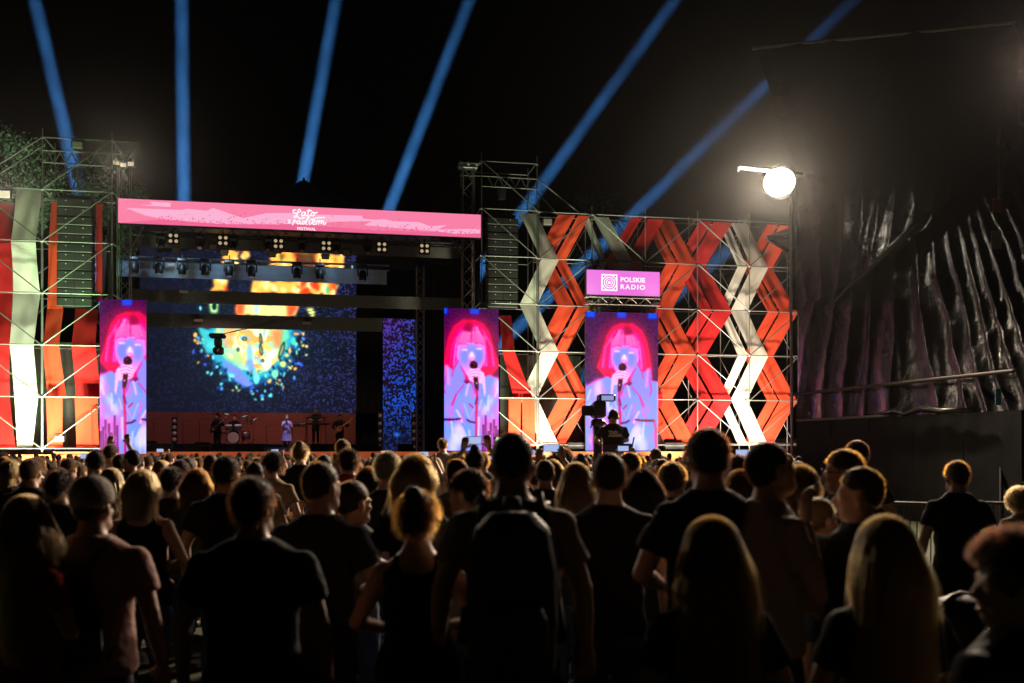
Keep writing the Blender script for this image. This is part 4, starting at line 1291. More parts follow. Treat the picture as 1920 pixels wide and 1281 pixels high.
t = thing('rolled_hem', 'thick rolled hem running diagonally across the black tarpaulins', 'rope', tw(1590, 560, .3), WTH)
mb = MB(); mb.tube([tw(x, y, .36) for x, y in ((1590, 566), (1625, 530), (1665, 495), (1700, 462), (1738, 425), (1790, 385))], [.05, .09, .10, .11, .10, .05], 8); mb.build('roll', M_TARP, t, True)
# base: matte black cladding, its edge beam and the rail
def towerline(name, x0, y0, x1, y1, r, m, lift):
    return pole(name, tw(x0, y0, lift), tw(x1, y1, lift), r, m, tower)
M_RAIL = mat('weathered_scaffold_tube', (.10, .085, .08), .55, .4, vary=.3)
towerline('rail', 1500, 741, 1925, 696, .045, M_RAIL, .33)
towerline('edge_beam', 1512, 789, 1680, 780, .035, M_STEEL, .30)
towerline('top_beam', 1430, 93, 1925, 45, .05, M_STEEL, .32)
M_PURP = mat('tower_leg_tube', (.4, .36, .42), .4, .5)
pole('standard', tw(1502, 330, .35), Vector((tw(1506, 842, .35).x, tw(1506, 842, .35).y, 0)), .045, M_PURP, tower)
pole('standard', tw(1900, 240, .4), Vector((tw(1908, 790, .4).x, tw(1908, 790, .4).y, 0)), .04, M_RAIL, tower)
for s in (.25, .5, .75):
    q = A_.lerp(B_, s) - WN * .35
    pole('standard', (q.x, q.y, 0), (q.x, q.y, 2.4), .03, M_STEEL, tower)
for z in (1.0, 2.0):
    a, b = A_ - WN * .35, B_ - WN * .35
    pole('ledger', (a.x, a.y, z), (b.x, b.y, z), .026, M_STEEL, tower)
clad = thing('base_cladding', 'matte black cladding at the foot of the tarpaulin tower', 'cladding', Vector((A_.x, A_.y, 0)), WTH)
M_CLAD = mat('matte_black_cladding', (.010, .010, .010), .8, spec=.2, vary=.4, vscale=.8, bump=.3, bscale=4)
for k in range(5):
    a, b = A_.lerp(B_, k / 5) + WN * .12, A_.lerp(B_, (k + 1) / 5) + WN * .12
    zt_ = 2.52
    nn = 12; mb = MB(); vs = []; fs = []
    for j in range(nn + 1):
        for i in range(nn + 1):
            p = a.lerp(b, .004 + .992 * i / nn); z = zt_ * j / nn
            o = .03 * mnoise.noise(Vector((k * 3 + i * .4, j * .4, 2)))
            vs.append((p.x + WN.x * o, p.y + WN.y * o, z))
    for j in range(nn):
        for i in range(nn):
            q = j * (nn + 1) + i; fs.append((q, q + 1, q + nn + 2, q + nn + 1))
    mb.add(vs, fs); mb.build('panel', M_CLAD, clad, True)
o = MB()
o.tube([tw(x, y, .34) for x, y in ((1670, 776), (1700, 771), (1720, 777), (1750, 766), (1790, 771), (1850, 768))], [.03, .08, .06, .09, .07, .03], 8)
o = o.build('spare_tarp', M_TARP, None, True); tag(o, 'crumpled tarpaulin bundle lying on the cladding edge', 'tarpaulin')
# small signs on the far right leg
for nm, lab, x, y, w, h, colr in (('orange_panel', 'small orange panel on the pole at the right edge', 1905, 388, .22, .3, (.2, .04, .02)), ('pale_notice', 'pale notice sheet on the pole at the right edge', 1903, 452, .22, .4, (.12, .12, .16)), ('blue_notice', 'narrow blue panel low on the right edge pole', 1909, 745, .12, .35, (.05, .3, .5))):
    p = tw(x, y, .5); t = thing(nm, lab, 'panel', p, WTH)
    mb = MB(); mb.box(p, (w, .03, h), 0, bevel=.008); mb.build('board', mat(nm, colr, .6, vary=.3), t)

# grey awning poking out behind the tarp
t = thing('grey_awning', 'grey fabric awning poking out left of the black tarpaulin', 'awning', at(1490, 470, 30), 0)
M_AWN = mat('grey_awning_fabric', (.42, .39, .38), .8, vary=.2, vscale=4, stretch=(1, 1, 6))
Da = 31.0
for nm, pts, d2 in (('upper_slope', ((1455, 436), (1500, 420), (1520, 436), (1446, 440)), 0), ('lower_slope', ((1440, 447), (1502, 449), (1512, 486), (1497, 480)), 0)):
    mb = MB(); n_ = 8; vs = []; fs = []
    a, b, c_, d_ = [at(x, y, Da - .6 * (i >= 2)) for i, (x, y) in enumerate(pts)]
    for j in range(n_ + 1):
        for i in range(n_ + 1):
            s, v = i / n_, j / n_
            p = (a.lerp(b, s)).lerp(d_.lerp(c_, s), v); p.y += .05 * math.sin(s * 20)
            vs.append(p)
    for j in range(n_):
        for i in range(n_):
            q = j * (n_ + 1) + i; fs.append((q, q + 1, q + n_ + 2, q + n_ + 1))
    mb.add(vs, fs); mb.build(nm, M_AWN, t, True)
pole('edge_bar', at(1438, 446, Da - .1), at(1515, 442, Da - .1), .09, M_DARK, t)
pole('edge_bar', at(1440, 449, Da - .1), at(1500, 483, Da - .7), .05, M_DARK, t)

# ------------------------------------------------------------------ the big floodlight
FP = at(1461, 342, 26.3)
fl = thing('stadium_floodlight', 'blazing white floodlight on an arm beside the black tarpaulin', 'floodlight', FP, 0)
aim = Vector((-13.0, 8.0, 0.0))
dv = (aim - FP).normalized()
q = dv.to_track_quat('-Y', 'Z').to_matrix()
M_FLOOD = mat('floodlight_glass', (.9, .9, .9), .3, emit=(1.0, .88, .70), strength=90.0, sample=False)
def fq(x, y, z): return FP + q @ Vector((x, y, z))
mb = MB(); mb.ell(fq(0, 0, 0), (.46, .16, .36), 20, 10, rot=q); mb.build('glass', M_FLOOD, fl, True)
mb = MB(); mb.tube([fq(0, .02, 0), fq(0, .25, 0), fq(0, .42, 0)], [.46, .36, .2], 16); mb.build('reflector', M_STEEL, fl, True)
mb = MB(); mb.tube([at(1383, 315, 26.3), at(1387, 314, 26.3), at(1440, 320, 26.4), at(1503, 326, 28.0)], [.03, .05, .05, .05], 8); mb.build('arm', M_WHITE, fl, True)
mb = MB(); mb.tube([at(1384, 316, 26.3), at(1384, 322, 26.3)], .02, 6); mb.build('arm_hook', M_STEEL, fl)
mb = MB(); mb.tube([at(1461, 322, 26.8), fq(0, .3, .1)], .03, 6); mb.build('bracket', M_STEEL, fl)
l = light('flood_light', 'SPOT', fq(0, -.2, 0), aim, FLOOD_POWER, FLOOD_COL, spot_size=math.radians(164), spot_blend=.75, shadow_soft_size=.3)
l.parent = fl; l.matrix_parent_inverse = wmat(fl).inverted()

# ------------------------------------------------------------------ trees behind the scaffold
M_LEAF = mat('leaf_green', (.045, .085, .03), .7, vary=.5, vscale=.9, translucent=.25)
M_BARK = mat('bark', (.08, .06, .045), .9, vary=.3)
def tree(label, px, y_top, y_mid, off, rad, nleaf):
    D = sdepth(px, off); c = at(px, y_mid, D); ztop = at(px, y_top, D).z
    t = thing('tree', label, 'tree', Vector((c.x, c.y, 0)), 0, 'trees behind the stage')
    mb = MB(); mb.tube([(c.x, c.y, 0), (c.x + .1, c.y, c.z * .5), (c.x, c.y, ztop - .8)], [.32, .22, .05], 8)
    for k in range(9):
        a = rnd.random() * 6.28; z = c.z * (.45 + .05 * k); r = rad * rnd.uniform(.5, .9)
        mb.tube([(c.x, c.y, z), (c.x + .6 * r * math.cos(a), c.y + .6 * r * math.sin(a), z + .9), (c.x + r * math.cos(a), c.y + r * math.sin(a), z + 1.6)], [.1, .06, .02], 5)
    mb.build('trunk', M_BARK, t, True)
    lf = MB(); vs = []; fs = []
    hz = ztop - c.z
    clumps = []
    for k in range(38):
        a, b = rnd.random() * 6.28, rnd.uniform(-1, 1); rr = rad * rnd.uniform(.45, 1) * math.sqrt(max(.05, 1 - b * b * .8))
        clumps.append((c.x + rr * math.cos(a), c.y + rr * math.sin(a), c.z + b * hz * .85, rnd.uniform(.35, .75)))
    for k in range(nleaf):
        x, y, z, r = rnd.choice(clumps)
        p = Vector((x + rnd.gauss(0, r * .6), y + rnd.gauss(0, r * .6), z + rnd.gauss(0, r * .5)))
        e1 = Vector((rnd.gauss(0, 1), rnd.gauss(0, 1), rnd.gauss(0, 1))).normalized(); e2 = e1.orthogonal().normalized(); s = rnd.uniform(.06, .12)
        o = len(vs); vs += [p - e1 * s, p + e2 * s * .5, p + e1 * s, p - e2 * s * .5]; fs.append((o, o + 1, o + 2, o + 3))
    lf.add(vs, fs); lf.build('crown', M_LEAF, t)
tree('leafy tree behind the top of left scaffold at the left edge', 18, 258, 345, 9, 3.0, 7000)
tree('leafy tree low behind the left end of the pink banner', 205, 325, 400, 16, 2.6, 4500)
tree('dim tree behind the scaffold wall beside the right tower', 1130, 352, 430, 48, 4.0, 3500)
wash('unseen lamp added behind the left scaffold to light the tree', Sz(30, 8.2, 3.0), S(20, 300, 9), 4500, (.8, 1, .85), 120)  # lamp put in behind the scaffold to brighten the dark tree

# ------------------------------------------------------------------ blue beam lights behind the stage and smoky air shaped into their columns
M_AIR = bpy.data.materials.new('beam_shaped_smoke')
M_AIR.use_nodes = True
nt = M_AIR.node_tree; nt.nodes.remove(nt.nodes['Principled BSDF'])
pv = nt.nodes.new('ShaderNodeVolumePrincipled')
pv.inputs['Color'].default_value = (.9, .92, .95, 1); pv.inputs['Density'].default_value = .0022; pv.inputs['Anisotropy'].default_value = 0.1
nt.links.new(pv.outputs['Volume'], nt.nodes['Material Output'].inputs['Volume'])
# puffs of smoke thinning with height; beam's soft-edged core shaped into the density
tc = nt.nodes.new('ShaderNodeTexCoord'); sx = nt.nodes.new('ShaderNodeSeparateXYZ'); nt.links.new(tc.outputs['Object'], sx.inputs[0])
def mth(op, a, b=None, clamp=False):
    q = nt.nodes.new('ShaderNodeMath'); q.operation = op; q.use_clamp = clamp
    for i_, v_ in enumerate((a, b)):
        if v_ is None: continue
        if isinstance(v_, (int, float)): q.inputs[i_].default_value = v_
        else: nt.links.new(v_, q.inputs[i_])
    return q.outputs[0]
r2_ = mth('ADD', mth('MULTIPLY', sx.outputs[0], sx.outputs[0]), mth('MULTIPLY', sx.outputs[1], sx.outputs[1]))
core = mth('POWER', mth('SUBTRACT', 1.0, mth('DIVIDE', r2_, .34), True), 1.9)
ns = nt.nodes.new('ShaderNodeTexNoise'); ns.inputs['Scale'].default_value = .28; ns.inputs['Detail'].default_value = 3; nt.links.new(tc.outputs['Object'], ns.inputs['Vector'])
puff = mth('MULTIPLY', mth('SUBTRACT', ns.outputs['Fac'], .12, True), 2.2)
high = mth('SUBTRACT', 1.62, mth('DIVIDE', sx.outputs[2], 27.0), True)
nt.links.new(mth('MULTIPLY', mth('MULTIPLY', core, puff), mth('MULTIPLY', high, .046)), pv.inputs['Density'])
YB = 60.0
for i, (xa, ya, xb, yb, w_, pw) in enumerate(((65, 0, 130, 280, 28, 1.0), (340, 0, 345, 370, 27, 1.1), (630, 0, 570, 330, 25, .9), (880, 0, 735, 378, 24, .8), (1265, 0, 985, 390, 26, .7), (1600, 0, 1185, 405, 28, .7), (1500, 352, 1240, 578, 28, .5))):
    sl = (xb - xa) / (yb - ya)
    ys = 815
    p = at(xa + (ys - ya) * sl, ys, YB); qv = at(xa + (-900 - ya) * sl, -900, YB)
    dd = (qv - p).normalized(); L = min((qv - p).length, 70) if i < 6 else 17
    rad = w_ * .88 / F * YB / 2
    t = thing('beam_light', '%s from the left of the blue sky beams behind the stage' % ORD[i], 'beam light', Vector((p.x, p.y, 0)), 0, 'blue beam lights')
    mb = MB(); mb.box((p.x, p.y, .9), (.9, .9, 1.8), 0, bevel=.05); mb.build('flight_case', M_BLACK, t)
    mb = MB(); mb.tube([p - dd * .75, p - dd * .55, p - dd * .1, p - dd * .02], [rad * .5, rad * .9, rad * 1.15, rad * 1.15], 20); mb.build('lamp_head', M_BLACK, t, True)
    mb = MB(); mb.tube([(0, 0, .01), (0, 0, L)], [rad * 1.25, rad * 1.25 + L * .007], 28); me = mb.mesh('beam_air', True); me.materials.append(M_AIR)
    o = put('beam_air', me, t, Matrix.Translation(p) @ dd.to_track_quat('Z', 'Y').to_matrix().to_4x4()); o['kind'] = 'stuff'
    l = light('sky_beam', 'AREA', p + dd * .03, p + dd * 10, BEAM_POWER * pw, (.085, .38, 1.0), shape='DISK', size=rad * 2 * 1.15, spread=math.radians(1.0))
    l.parent = t; l.matrix_parent_inverse = wmat(t).inverted()

# ------------------------------------------------------------------ crowd barrier at the right
M_GALV = mat('barrier_galvanised', (.09, .085, .08), .5, .6, vary=.2)
for k, (xa, xb) in enumerate(((1632, 1785), (1800, 1955))):
    a, b = at(xa, HOR, 12.0), at(xb, HOR, 11.4)
    t = thing('crowd_barrier', 'metal crowd barrier %s' % ('left of the man in black' if k == 0 else 'behind the man in black, at right edge'), 'barrier', Vector((a.x, a.y, 0)), 0, 'crowd barriers')
    def bp(s, z): 
        p = a.lerp(b, s); return Vector((p.x, p.y, z))
    for z in (1.08, .18):
        pole('rail', bp(0, z), bp(1, z), .02, M_GALV, t)
    for s in (0, 1):
        pole('post', bp(s, .05), bp(s, 1.08), .02, M_GALV, t)
        pole('foot', bp(s, .03) + Vector((0, -.3, 0)), bp(s, .03) + Vector((0, .3, 0)), .02, M_GALV, t)
    for i in range(1, 12):
        pole('bar', bp(i / 12, .18), bp(i / 12, 1.08), .008, M_GALV, t, 6)

# ------------------------------------------------------------------ things far behind the scaffold
t = thing('parked_van', 'white van parked far behind the right end of the scaffold wall', 'van', at(1470, 842, 62).xy.to_3d(), 0)
vx, vy = at(1474, 842, 62).x, 62
M_VAN = mat('van_white', (.6, .62, .65), .4)
mb = MB(); mb.box((vx + .6, vy, 1.35), (4.2, 1.9, 2.0), 0, bevel=.2); mb.build('body', M_VAN, t)
mb = MB(); mb.box((vx - 2.0, vy, 1.0), (1.1, 1.8, 1.3), 0, bevel=.25); mb.build('cab', M_VAN, t)
mb = MB(); mb.box((vx - 2.0, vy - .92, 1.35), (.7, .03, .5), 0, bevel=.01); mb.build('side_window', M_DARK, t)
for x in (-1.7, 1.7):
    mb = MB(); mb.cyl((vx + x, vy - .97, .34), (vx + x, vy - .7, .34), .34, seg=18); w_o = mb.build('wheel', M_BLACK, t, True)
    mb = MB(); mb.cyl((vx + x, vy - .985, .34), (vx + x, vy - .97, .34), .18, seg=14); mb.build('rim', M_STEEL, w_o)
p = S(1248, 824, 3.0)
t = thing('blue_board', 'small pale blue notice board low behind the scaffold wall', 'notice board', Vector((p.x, p.y, 0)), TH)
mb = MB(); mb.box(p, (.8, .04, .5), TH, bevel=.01); mb.build('board', mat('pale_blue_board', (.2, .4, .65), .5), t)
for s in (-.35, .35):
    pole('post', p + U * s - Vector((0, 0, p.z)), p + U * s, .025, M_STEEL, t)
mb = stroke_mesh([[(0, 0), (0, 10), (5, 4), (10, 10), (10, 0)], [(16, 10), (16, 0)], [(16, 10), (23, 10)], [(16, 5), (22, 5)], [(16, 0), (23, 0)]], 2.2, lambda x, y: p + U * (-.3 + x * .02) - N * .03 + Vector((0, 0, -.1 + y * .02)))
mb.build('lettering', M_WHITE, t)

# ------------------------------------------------------------------ flying camera over the stage
p = S(408, 645, -6.0)
t = thing('cable_camera', 'black flying camera hanging on cables before the LED picture', 'camera', p, TH)
mb = MB(); mb.box(p + Vector((0, 0, .28)), (.5, .4, .16), TH, bevel=.04); mb.build('trolley', M_BLACK, t)
mb = MB(); mb.box(p + Vector((.02, 0, .05)), (.26, .26, .3), TH, bevel=.04); mb.build('gimbal', M_BLACK, t)
mb = MB(); mb.box(p + Vector((.04, 0, -.24)), (.34, .3, .28), TH, bevel=.05); mb.build('camera_body', M_BLACK, t)
mb = MB(); mb.cyl(p + Vector((.04, -.15, -.24)), p + Vector((.04, -.34, -.26)), .1, .12, 12); mb.build('lens', M_DARK, t, True)
for s in (-.2, .2):
    mb = MB(); mb.cyl(p + U * s - N * .2 + Vector((0, 0, .28)), p + U * s + N * .2 + Vector((0, 0, .28)), .08, seg=10); mb.build('wheel', M_DARK, t, True)
for dy in (0, 7):
    pole('cable', p + Vector((0, 0, .3)), S(604, 578 + dy, -2), .012, M_DARK, t, 5)

# second floodlight, added out of view to light the crowd from the right
F2 = at(1952, 128, 24.0)
fl2 = flood_fixture('added floodlight out of view at the right of the tarpaulin tower', F2, -.35, .6, mat('added_flood_glass', (.9, .9, .9), .3, emit=(1, .72, .66), strength=20, sample=False), name='tower_floodlight', group=None)
pole('bracket', F2 + Vector((0, .1, .3)), tw(1920, 50, .32), .03, M_STEEL, fl2)
l = light('tower_flood_light', 'SPOT', F2 + Vector((-.1, -.3, -.05)), (-5, 7, 0), 4500, (1.0, .74, .58), spot_size=math.radians(56), spot_blend=.6, shadow_soft_size=.25)
l.parent = fl2; l.matrix_parent_inverse = wmat(fl2).inverted()
# ------------------------------------------------------------------ people
def skin_mat(name, col):
    return mat(name, col, .55, spec=.4, vary=.12, vscale=6)
SKINS = [skin_mat('skin_light', (.52, .31, .22)), skin_mat('skin_tanned', (.42, .24, .16)), skin_mat('skin_warm', (.47, .27, .18))]
M_EYE = mat('eye_white', (.8, .78, .75), .2)
M_IRIS = mat('eye_iris', (.05, .03, .02), .2)
M_LIPS = mat('lips', (.42, .16, .13), .5)
M_SHOE = mat('dark_shoe', (.03, .03, .03), .6)
CL = {}
def clothes(name, col, vary=.12):
    if name not in CL:
        CL[name] = mat('cloth_' + name, col, .9, spec=.15, vary=vary, vscale=9, bump=.35, bscale=28)
    return CL[name]
clothes('black', (.012, .012, .013)); clothes('charcoal', (.035, .035, .04)); clothes('white', (.62, .60, .57)); clothes('grey', (.22, .21, .21))
clothes('beige', (.42, .34, .28)); clothes('pink', (.45, .27, .24)); clothes('navy', (.02, .03, .07)); clothes('blue', (.05, .09, .2)); clothes('red', (.3, .03, .03))
clothes('green', (.03, .12, .08)); clothes('denim', (.06, .09, .16), .3); clothes('olive', (.08, .08, .04)); clothes('tan', (.3, .22, .14)); clothes('violet', (.42, .36, .7))
HAIRM = {}
def hair_mat(name, mel, red, cap):
    """strands use the hair shader, the cap below them a matching rough surface"""
    m = bpy.data.materials.new('hair_strands_' + name)
    m.use_nodes = True
    nt = m.node_tree; nt.nodes.remove(nt.nodes['Principled BSDF'])
    h = nt.nodes.new('ShaderNodeBsdfHairPrincipled')
    h.parametrization = 'MELANIN'
    h.inputs['Melanin'].default_value = mel; h.inputs['Melanin Redness'].default_value = red
    h.inputs['Roughness'].default_value = .32; h.inputs['Radial Roughness'].default_value = .4; h.inputs['Random Color'].default_value = .2
    nt.links.new(h.outputs[0], nt.nodes['Material Output'].inputs['Surface'])
    HAIRM[name] = (m, mat('hair_cap_' + name, cap, .6, spec=.3, vary=.4, vscale=22, bump=.8, bscale=60, stretch=(3, 3, .5)))
hair_mat('dark', .92, .3, (.012, .008, .006)); hair_mat('brown', .60, .6, (.035, .02, .011)); hair_mat('blond', .24, .5, (.16, .095, .042)); hair_mat('auburn', .33, .6, (.07, .03, .012)); hair_mat('grey', .25, .1, (.14, .13, .12)); hair_mat('platinum', .08, .3, (.45, .38, .28))

WS = bpy.data.scenes.new('workshop')      # empty scene in which the volumes are skinned
SKINNED = {}
def remesh(mb, voxel, smooth=6, disp=None, key=None):
    """one continuous skin over overlapping volumes"""
    if key in SKINNED:
        return SKINNED[key]
    me = mb.mesh('volume')
    o = bpy.data.objects.new('volume', me); WS.collection.objects.link(o)
    r = o.modifiers.new('r', 'REMESH'); r.mode = 'VOXEL'; r.voxel_size = voxel; r.use_smooth_shade = True
    if smooth:
        s = o.modifiers.new('s', 'SMOOTH'); s.factor = .5; s.iterations = smooth
    with bpy.context.temp_override(scene=WS, view_layer=WS.view_layers[0]):
        dg = bpy.context.evaluated_depsgraph_get()
        dg.update()
    out = bpy.data.meshes.new_from_object(o.evaluated_get(dg))
    bpy.data.objects.remove(o); bpy.data.meshes.remove(me)
    if disp:
        for v in out.vertices:
            v.co += v.normal * disp(v.co)
    out.polygons.foreach_set('use_smooth', [True] * len(out.polygons))
    out.update()
    if key: SKINNED[key] = out
    return out

def lerp3(a, b, t): return tuple(a[i] + (b[i] - a[i]) * t for i in range(3))

POSES = {  # elbow, wrist, fingertip direction for (right, left); z up, +y = the way the person faces
    'down': (((.265, -.03, 1.14), (.285, .05, .90), (0, .25, -1)), ((-.265, -.03, 1.14), (-.285, .05, .90), (0, .25, -1))),
    'bent': (((.29, -.02, 1.15), (.13, .21, 1.10), (-1, .3, .1)), ((-.29, -.02, 1.15), (-.12, .22, 1.07), (1, .3, .1))),
    'onehand': (((.27, .06, 1.13), (.12, .10, 1.40), (-.15, .1, 1)), ((-.27, -.03, 1.14), (-.27, .07, .90), (0, .25, -1))),
    'raised': (((.30, .12, 1.50), (.13, .24, 1.74), (-.2, .1, 1)), ((-.29, .12, 1.48), (-.12, .25, 1.72), (.2, .1, 1))),
    'mic': (((.24, .06, 1.16), (.06, .22, 1.36), (-.5, .1, .8)), ((-.25, .04, 1.16), (-.08, .24, 1.28), (.5, .1, .8))),
    'guitar': (((.30, .0, 1.16), (.14, .20, 1.02), (-1, .2, -.2)), ((-.32, .08, 1.20), (-.46, .26, 1.30), (-.4, .2, .6))),
    'reach': (((.27, .16, 1.20), (.14, .38, 1.14), (-.2, 1, -.1)), ((-.27, .16, 1.20), (-.14, .38, 1.14), (.2, 1, -.1))),
}
def head_to(mb, hs, yaw, pitch, z0=1.60):
    """head volumes about the point (0, .015, z0), turned by yaw, nodding by pitch"""
    R = Matrix.Rotation(yaw, 3, 'Z') @ Matrix.Rotation(-pitch, 3, 'X')
    c = Vector((0, .015, z0))
    def T(x, y, z): return c + R @ (Vector((x, y, z)) * hs)
    def E(x, y, z, rx, ry, rz, seg=16, rng=10): mb.ell(T(x, y, z), (rx * hs, ry * hs, rz * hs), seg, rng, rot=R)
    E(0, -.012, .035, .075, .092, .088, 20, 14)          # cranium
    E(0, .028, -.035, .062, .066, .085)                  # face
    E(0, .055, -.095, .036, .034, .026)                  # chin
    for s in (-1, 1):
        E(s * .040, .035, -.075, .026, .045, .030)       # jaw
        E(s * .036, .066, -.018, .026, .024, .018)       # cheek
        E(s * .030, .078, .022, .028, .014, .010)        # brow
        E(s * .080, -.006, -.012, .009, .021, .033)      # ear
    mb.tube([T(0, .086, .012), T(0, .106, -.020), T(0, .112, -.032), T(0, .094, -.044)], [.009 * hs, .013 * hs, .016 * hs, .008 * hs], 8)   # nose
    E(0, .083, -.066, .024, .012, .007); E(0, .080, -.079, .021, .012, .007)     # lips
    return T, R

def hand(wrist, dirv, side, s=1.0, curl=.5):
    """palm, four unequal fingers and a thumb leaving the side of the palm"""
    mb = MB()
    w = Vector(wrist); d = Vector(dirv).normalized()
    a = d.cross(Vector((0, 1, 0)) if abs(d.y) < .9 else Vector((0, 0, 1))).normalized()      # across the palm
    if a.dot(Vector((side, 0, 0))) < 0: a = -a
    n_ = d.cross(a).normalized()
    if n_.dot(Vector((-side, .3, 0))) < 0: n_ = -n_
    mb.tube([w - d * .02, w + d * .03, w + d * .085], [.024 * s, .036 * s, .040 * s], 10, flat=(1, .55))
    for k, L in enumerate((.068, .078, .073, .058)):
        off = (-.030 + .020 * k)
        p = w + d * .085 * s + a * off * s
        b1 = (d + n_ * curl * .5).normalized(); b2 = (d + n_ * curl * 1.3).normalized(); b3 = (d * .6 + n_ * curl * 1.9).normalized()
        q1 = p + b1 * L * .45 * s; q2 = q1 + b2 * L * .32 * s; q3 = q2 + b3 * L * .25 * s
        mb.tube([p - d * .02, p, q1, q2, q3], [.0085 * s, .0095 * s, .009 * s, .008 * s, .0065 * s], 7)
    p = w + d * .03 * s - a * .028 * s
    mb.tube([p, p + (d * .5 - a * .8 + n_ * .3).normalized() * .035 * s, p + (d * .8 - a * .6 + n_ * .5).normalized() * .068 * s], [.013 * s, .0115 * s, .008 * s], 7)
    return mb

VAR = {}
def variant(key, sex='m', pose='down', yaw=0.0, pitch=0.0, hs=1.0, seat=False, dress=None, voxel=.0125, sleeve=.62, bulk=1.0, short_legs=False, lean=0.0):
    """builds the shared meshes of one body type: body, top, trousers (all for a height of 1.75 m, facing +y)"""
    f = sex == 'f'
    sh = (.158 if f else .185) * bulk
    wa = (.118 if f else .145) * bulk; hi = (.168 if f else .160) * bulk
    dep = (.95 if f else 1.0) * bulk
    drop = .44 if seat else 0.0
    B = MB()
    torso = [(0, 0, .86, hi * .92, .105 * dep), (0, 0, .93, hi, .112 * dep), (0, 0, 1.00, hi * .93, .106 * dep), (0, .005, 1.09, wa, .094 * dep), (0, .005, 1.20, (wa + sh) / 2 * .98, .108 * dep),
             (0, 0, 1.31, sh * .94, .115 * dep), (0, -.008, 1.385, sh * .98, .100 * dep), (0, -.012, 1.43, sh * .80, .082), (0, -.012, 1.462, sh * .52, .068), (0, -.008, 1.49, .066, .060), (0, .0, 1.54, .054 if not f else .046, .055), (0, .01, 1.60, .052 if not f else .045, .052)]
    B.rings(torso, 20)
    B.ell((0, 0, .86), (hi * .93, .108 * dep, .08))
    hand_mbs = []
    arms = []
    for side, (el, wr, fd) in zip((1, -1), POSES[pose]):
        shp = (side * sh * .985, -.008, 1.368)
        k = sh / .185
        el = (el[0] * (.6 + .4 * k), el[1], el[2]); wr = (wr[0] * (.7 + .3 * k), wr[1], wr[2])
        ar = .9 if f else 1.0
        B.ell(shp, (.058 * ar, .060 * ar, .060 * ar))
        B.tube([shp, lerp3(shp, el, .5), el], [.052 * ar, .049 * ar, .039 * ar], 12)
        B.ell(el, (.040 * ar, .040 * ar, .040 * ar))
        B.tube([el, lerp3(el, wr, .35), wr], [.039 * ar, .040 * ar, .026 * ar], 12)
        hand_mbs.append(hand(wr, fd, side, .92 if f else 1.0, 1.0 if pose in ('mic', 'raised', 'guitar') else .55))
        arms.append((shp, el, wr, ar))
    legs = []
    for s in (-1, 1):
        hp = (s * .088, 0, .88)
        if seat:
            kn = (s * .13, .43, .92 - .02); an = (s * .13, .40, .50); toe = .13
        else:
            kn = (s * .098, .012, .49); an = (s * .105, -.02, .09)
        legs.append((hp, kn, an))
        B.tube([hp, lerp3(hp, kn, .4), kn], [.086, .078, .055], 12)
        B.ell(kn, (.056, .056, .056))
        B.tube([kn, lerp3(kn, an, .3), an], [.054, .054, .038], 12)
        ft = MB()
        B.tube([(an[0], an[1] - .05, an[2] - .055), (an[0], an[1] + .05, an[2] - .045), (an[0] + s * .015, an[1] + .17, an[2] - .06)], [.034, .040, .030], 10)
        B.tube([an, (an[0], an[1], an[2] - .05)], [.038, .036], 10)
    T, R = head_to(B, hs, yaw, pitch)
    body = remesh(B, voxel, 4)
    bm = bmesh.new(); bm.from_mesh(body)
    nb = len(bm.faces)
    extra = []
    for hi_, hm in enumerate(hand_mbs):
        extra.append(remesh(hm, .006, 2, None, ('hand', pose, f, hi_, round(sh, 4))))
    ey = MB()
    for s in (-1, 1):
        ey.ell(T(s * .032, .078, .004), (.0125 * hs, .010 * hs, .009 * hs), 8, 6, 1, rot=R)
        ey.ell(T(s * .032, .0865, .004), (.005 * hs, .0035 * hs, .005 * hs), 6, 4, 2, rot=R)
    ey.ell(T(0, .0925, -.0725), (.020 * hs, .0045 * hs, .0075 * hs), 8, 6, 3, rot=R)
    eym = ey.mesh('eyes', True)
    for m_, base in [(h, 0) for h in extra] + [(eym, None)]:
        bm.from_mesh(m_)
    bm.to_mesh(body); bm.free()
    bpy.data.meshes.remove(eym)
    for pl in body.polygons: pl.use_smooth = True
    # top
    sd = (len(VAR) * 7.3) % 31
    def wr_(co):
        return .006 * mnoise.noise(Vector((co.x * 9, co.y * 9, co.z * 6 + sd))) + .009 * mnoise.noise(Vector((co.x * 5 + co.z * 4, co.y * 5, co.z * 11 + sd))) + .004 * mnoise.noise(Vector((co.x * 24, co.y * 24, co.z * 24 + sd)))
    Tm = MB(); g_ = .014
    zlo = .86 if dress is None else dress
    tr = [(cx, cy_, z, rx + g_ + (.012 if z < 1.1 else 0), ry + g_ + (.012 if z < 1.1 else 0)) for cx, cy_, z, rx, ry in torso if .9 <= z <= 1.465]
    if dress is None:
        tr = [(0, 0, zlo, hi + .026, .125 * dep + .012)] + tr
    else:
        tr = [(0, .0, zlo, hi + .07, .15), (0, 0, (zlo + .9) / 2, hi + .045, .14)] + tr
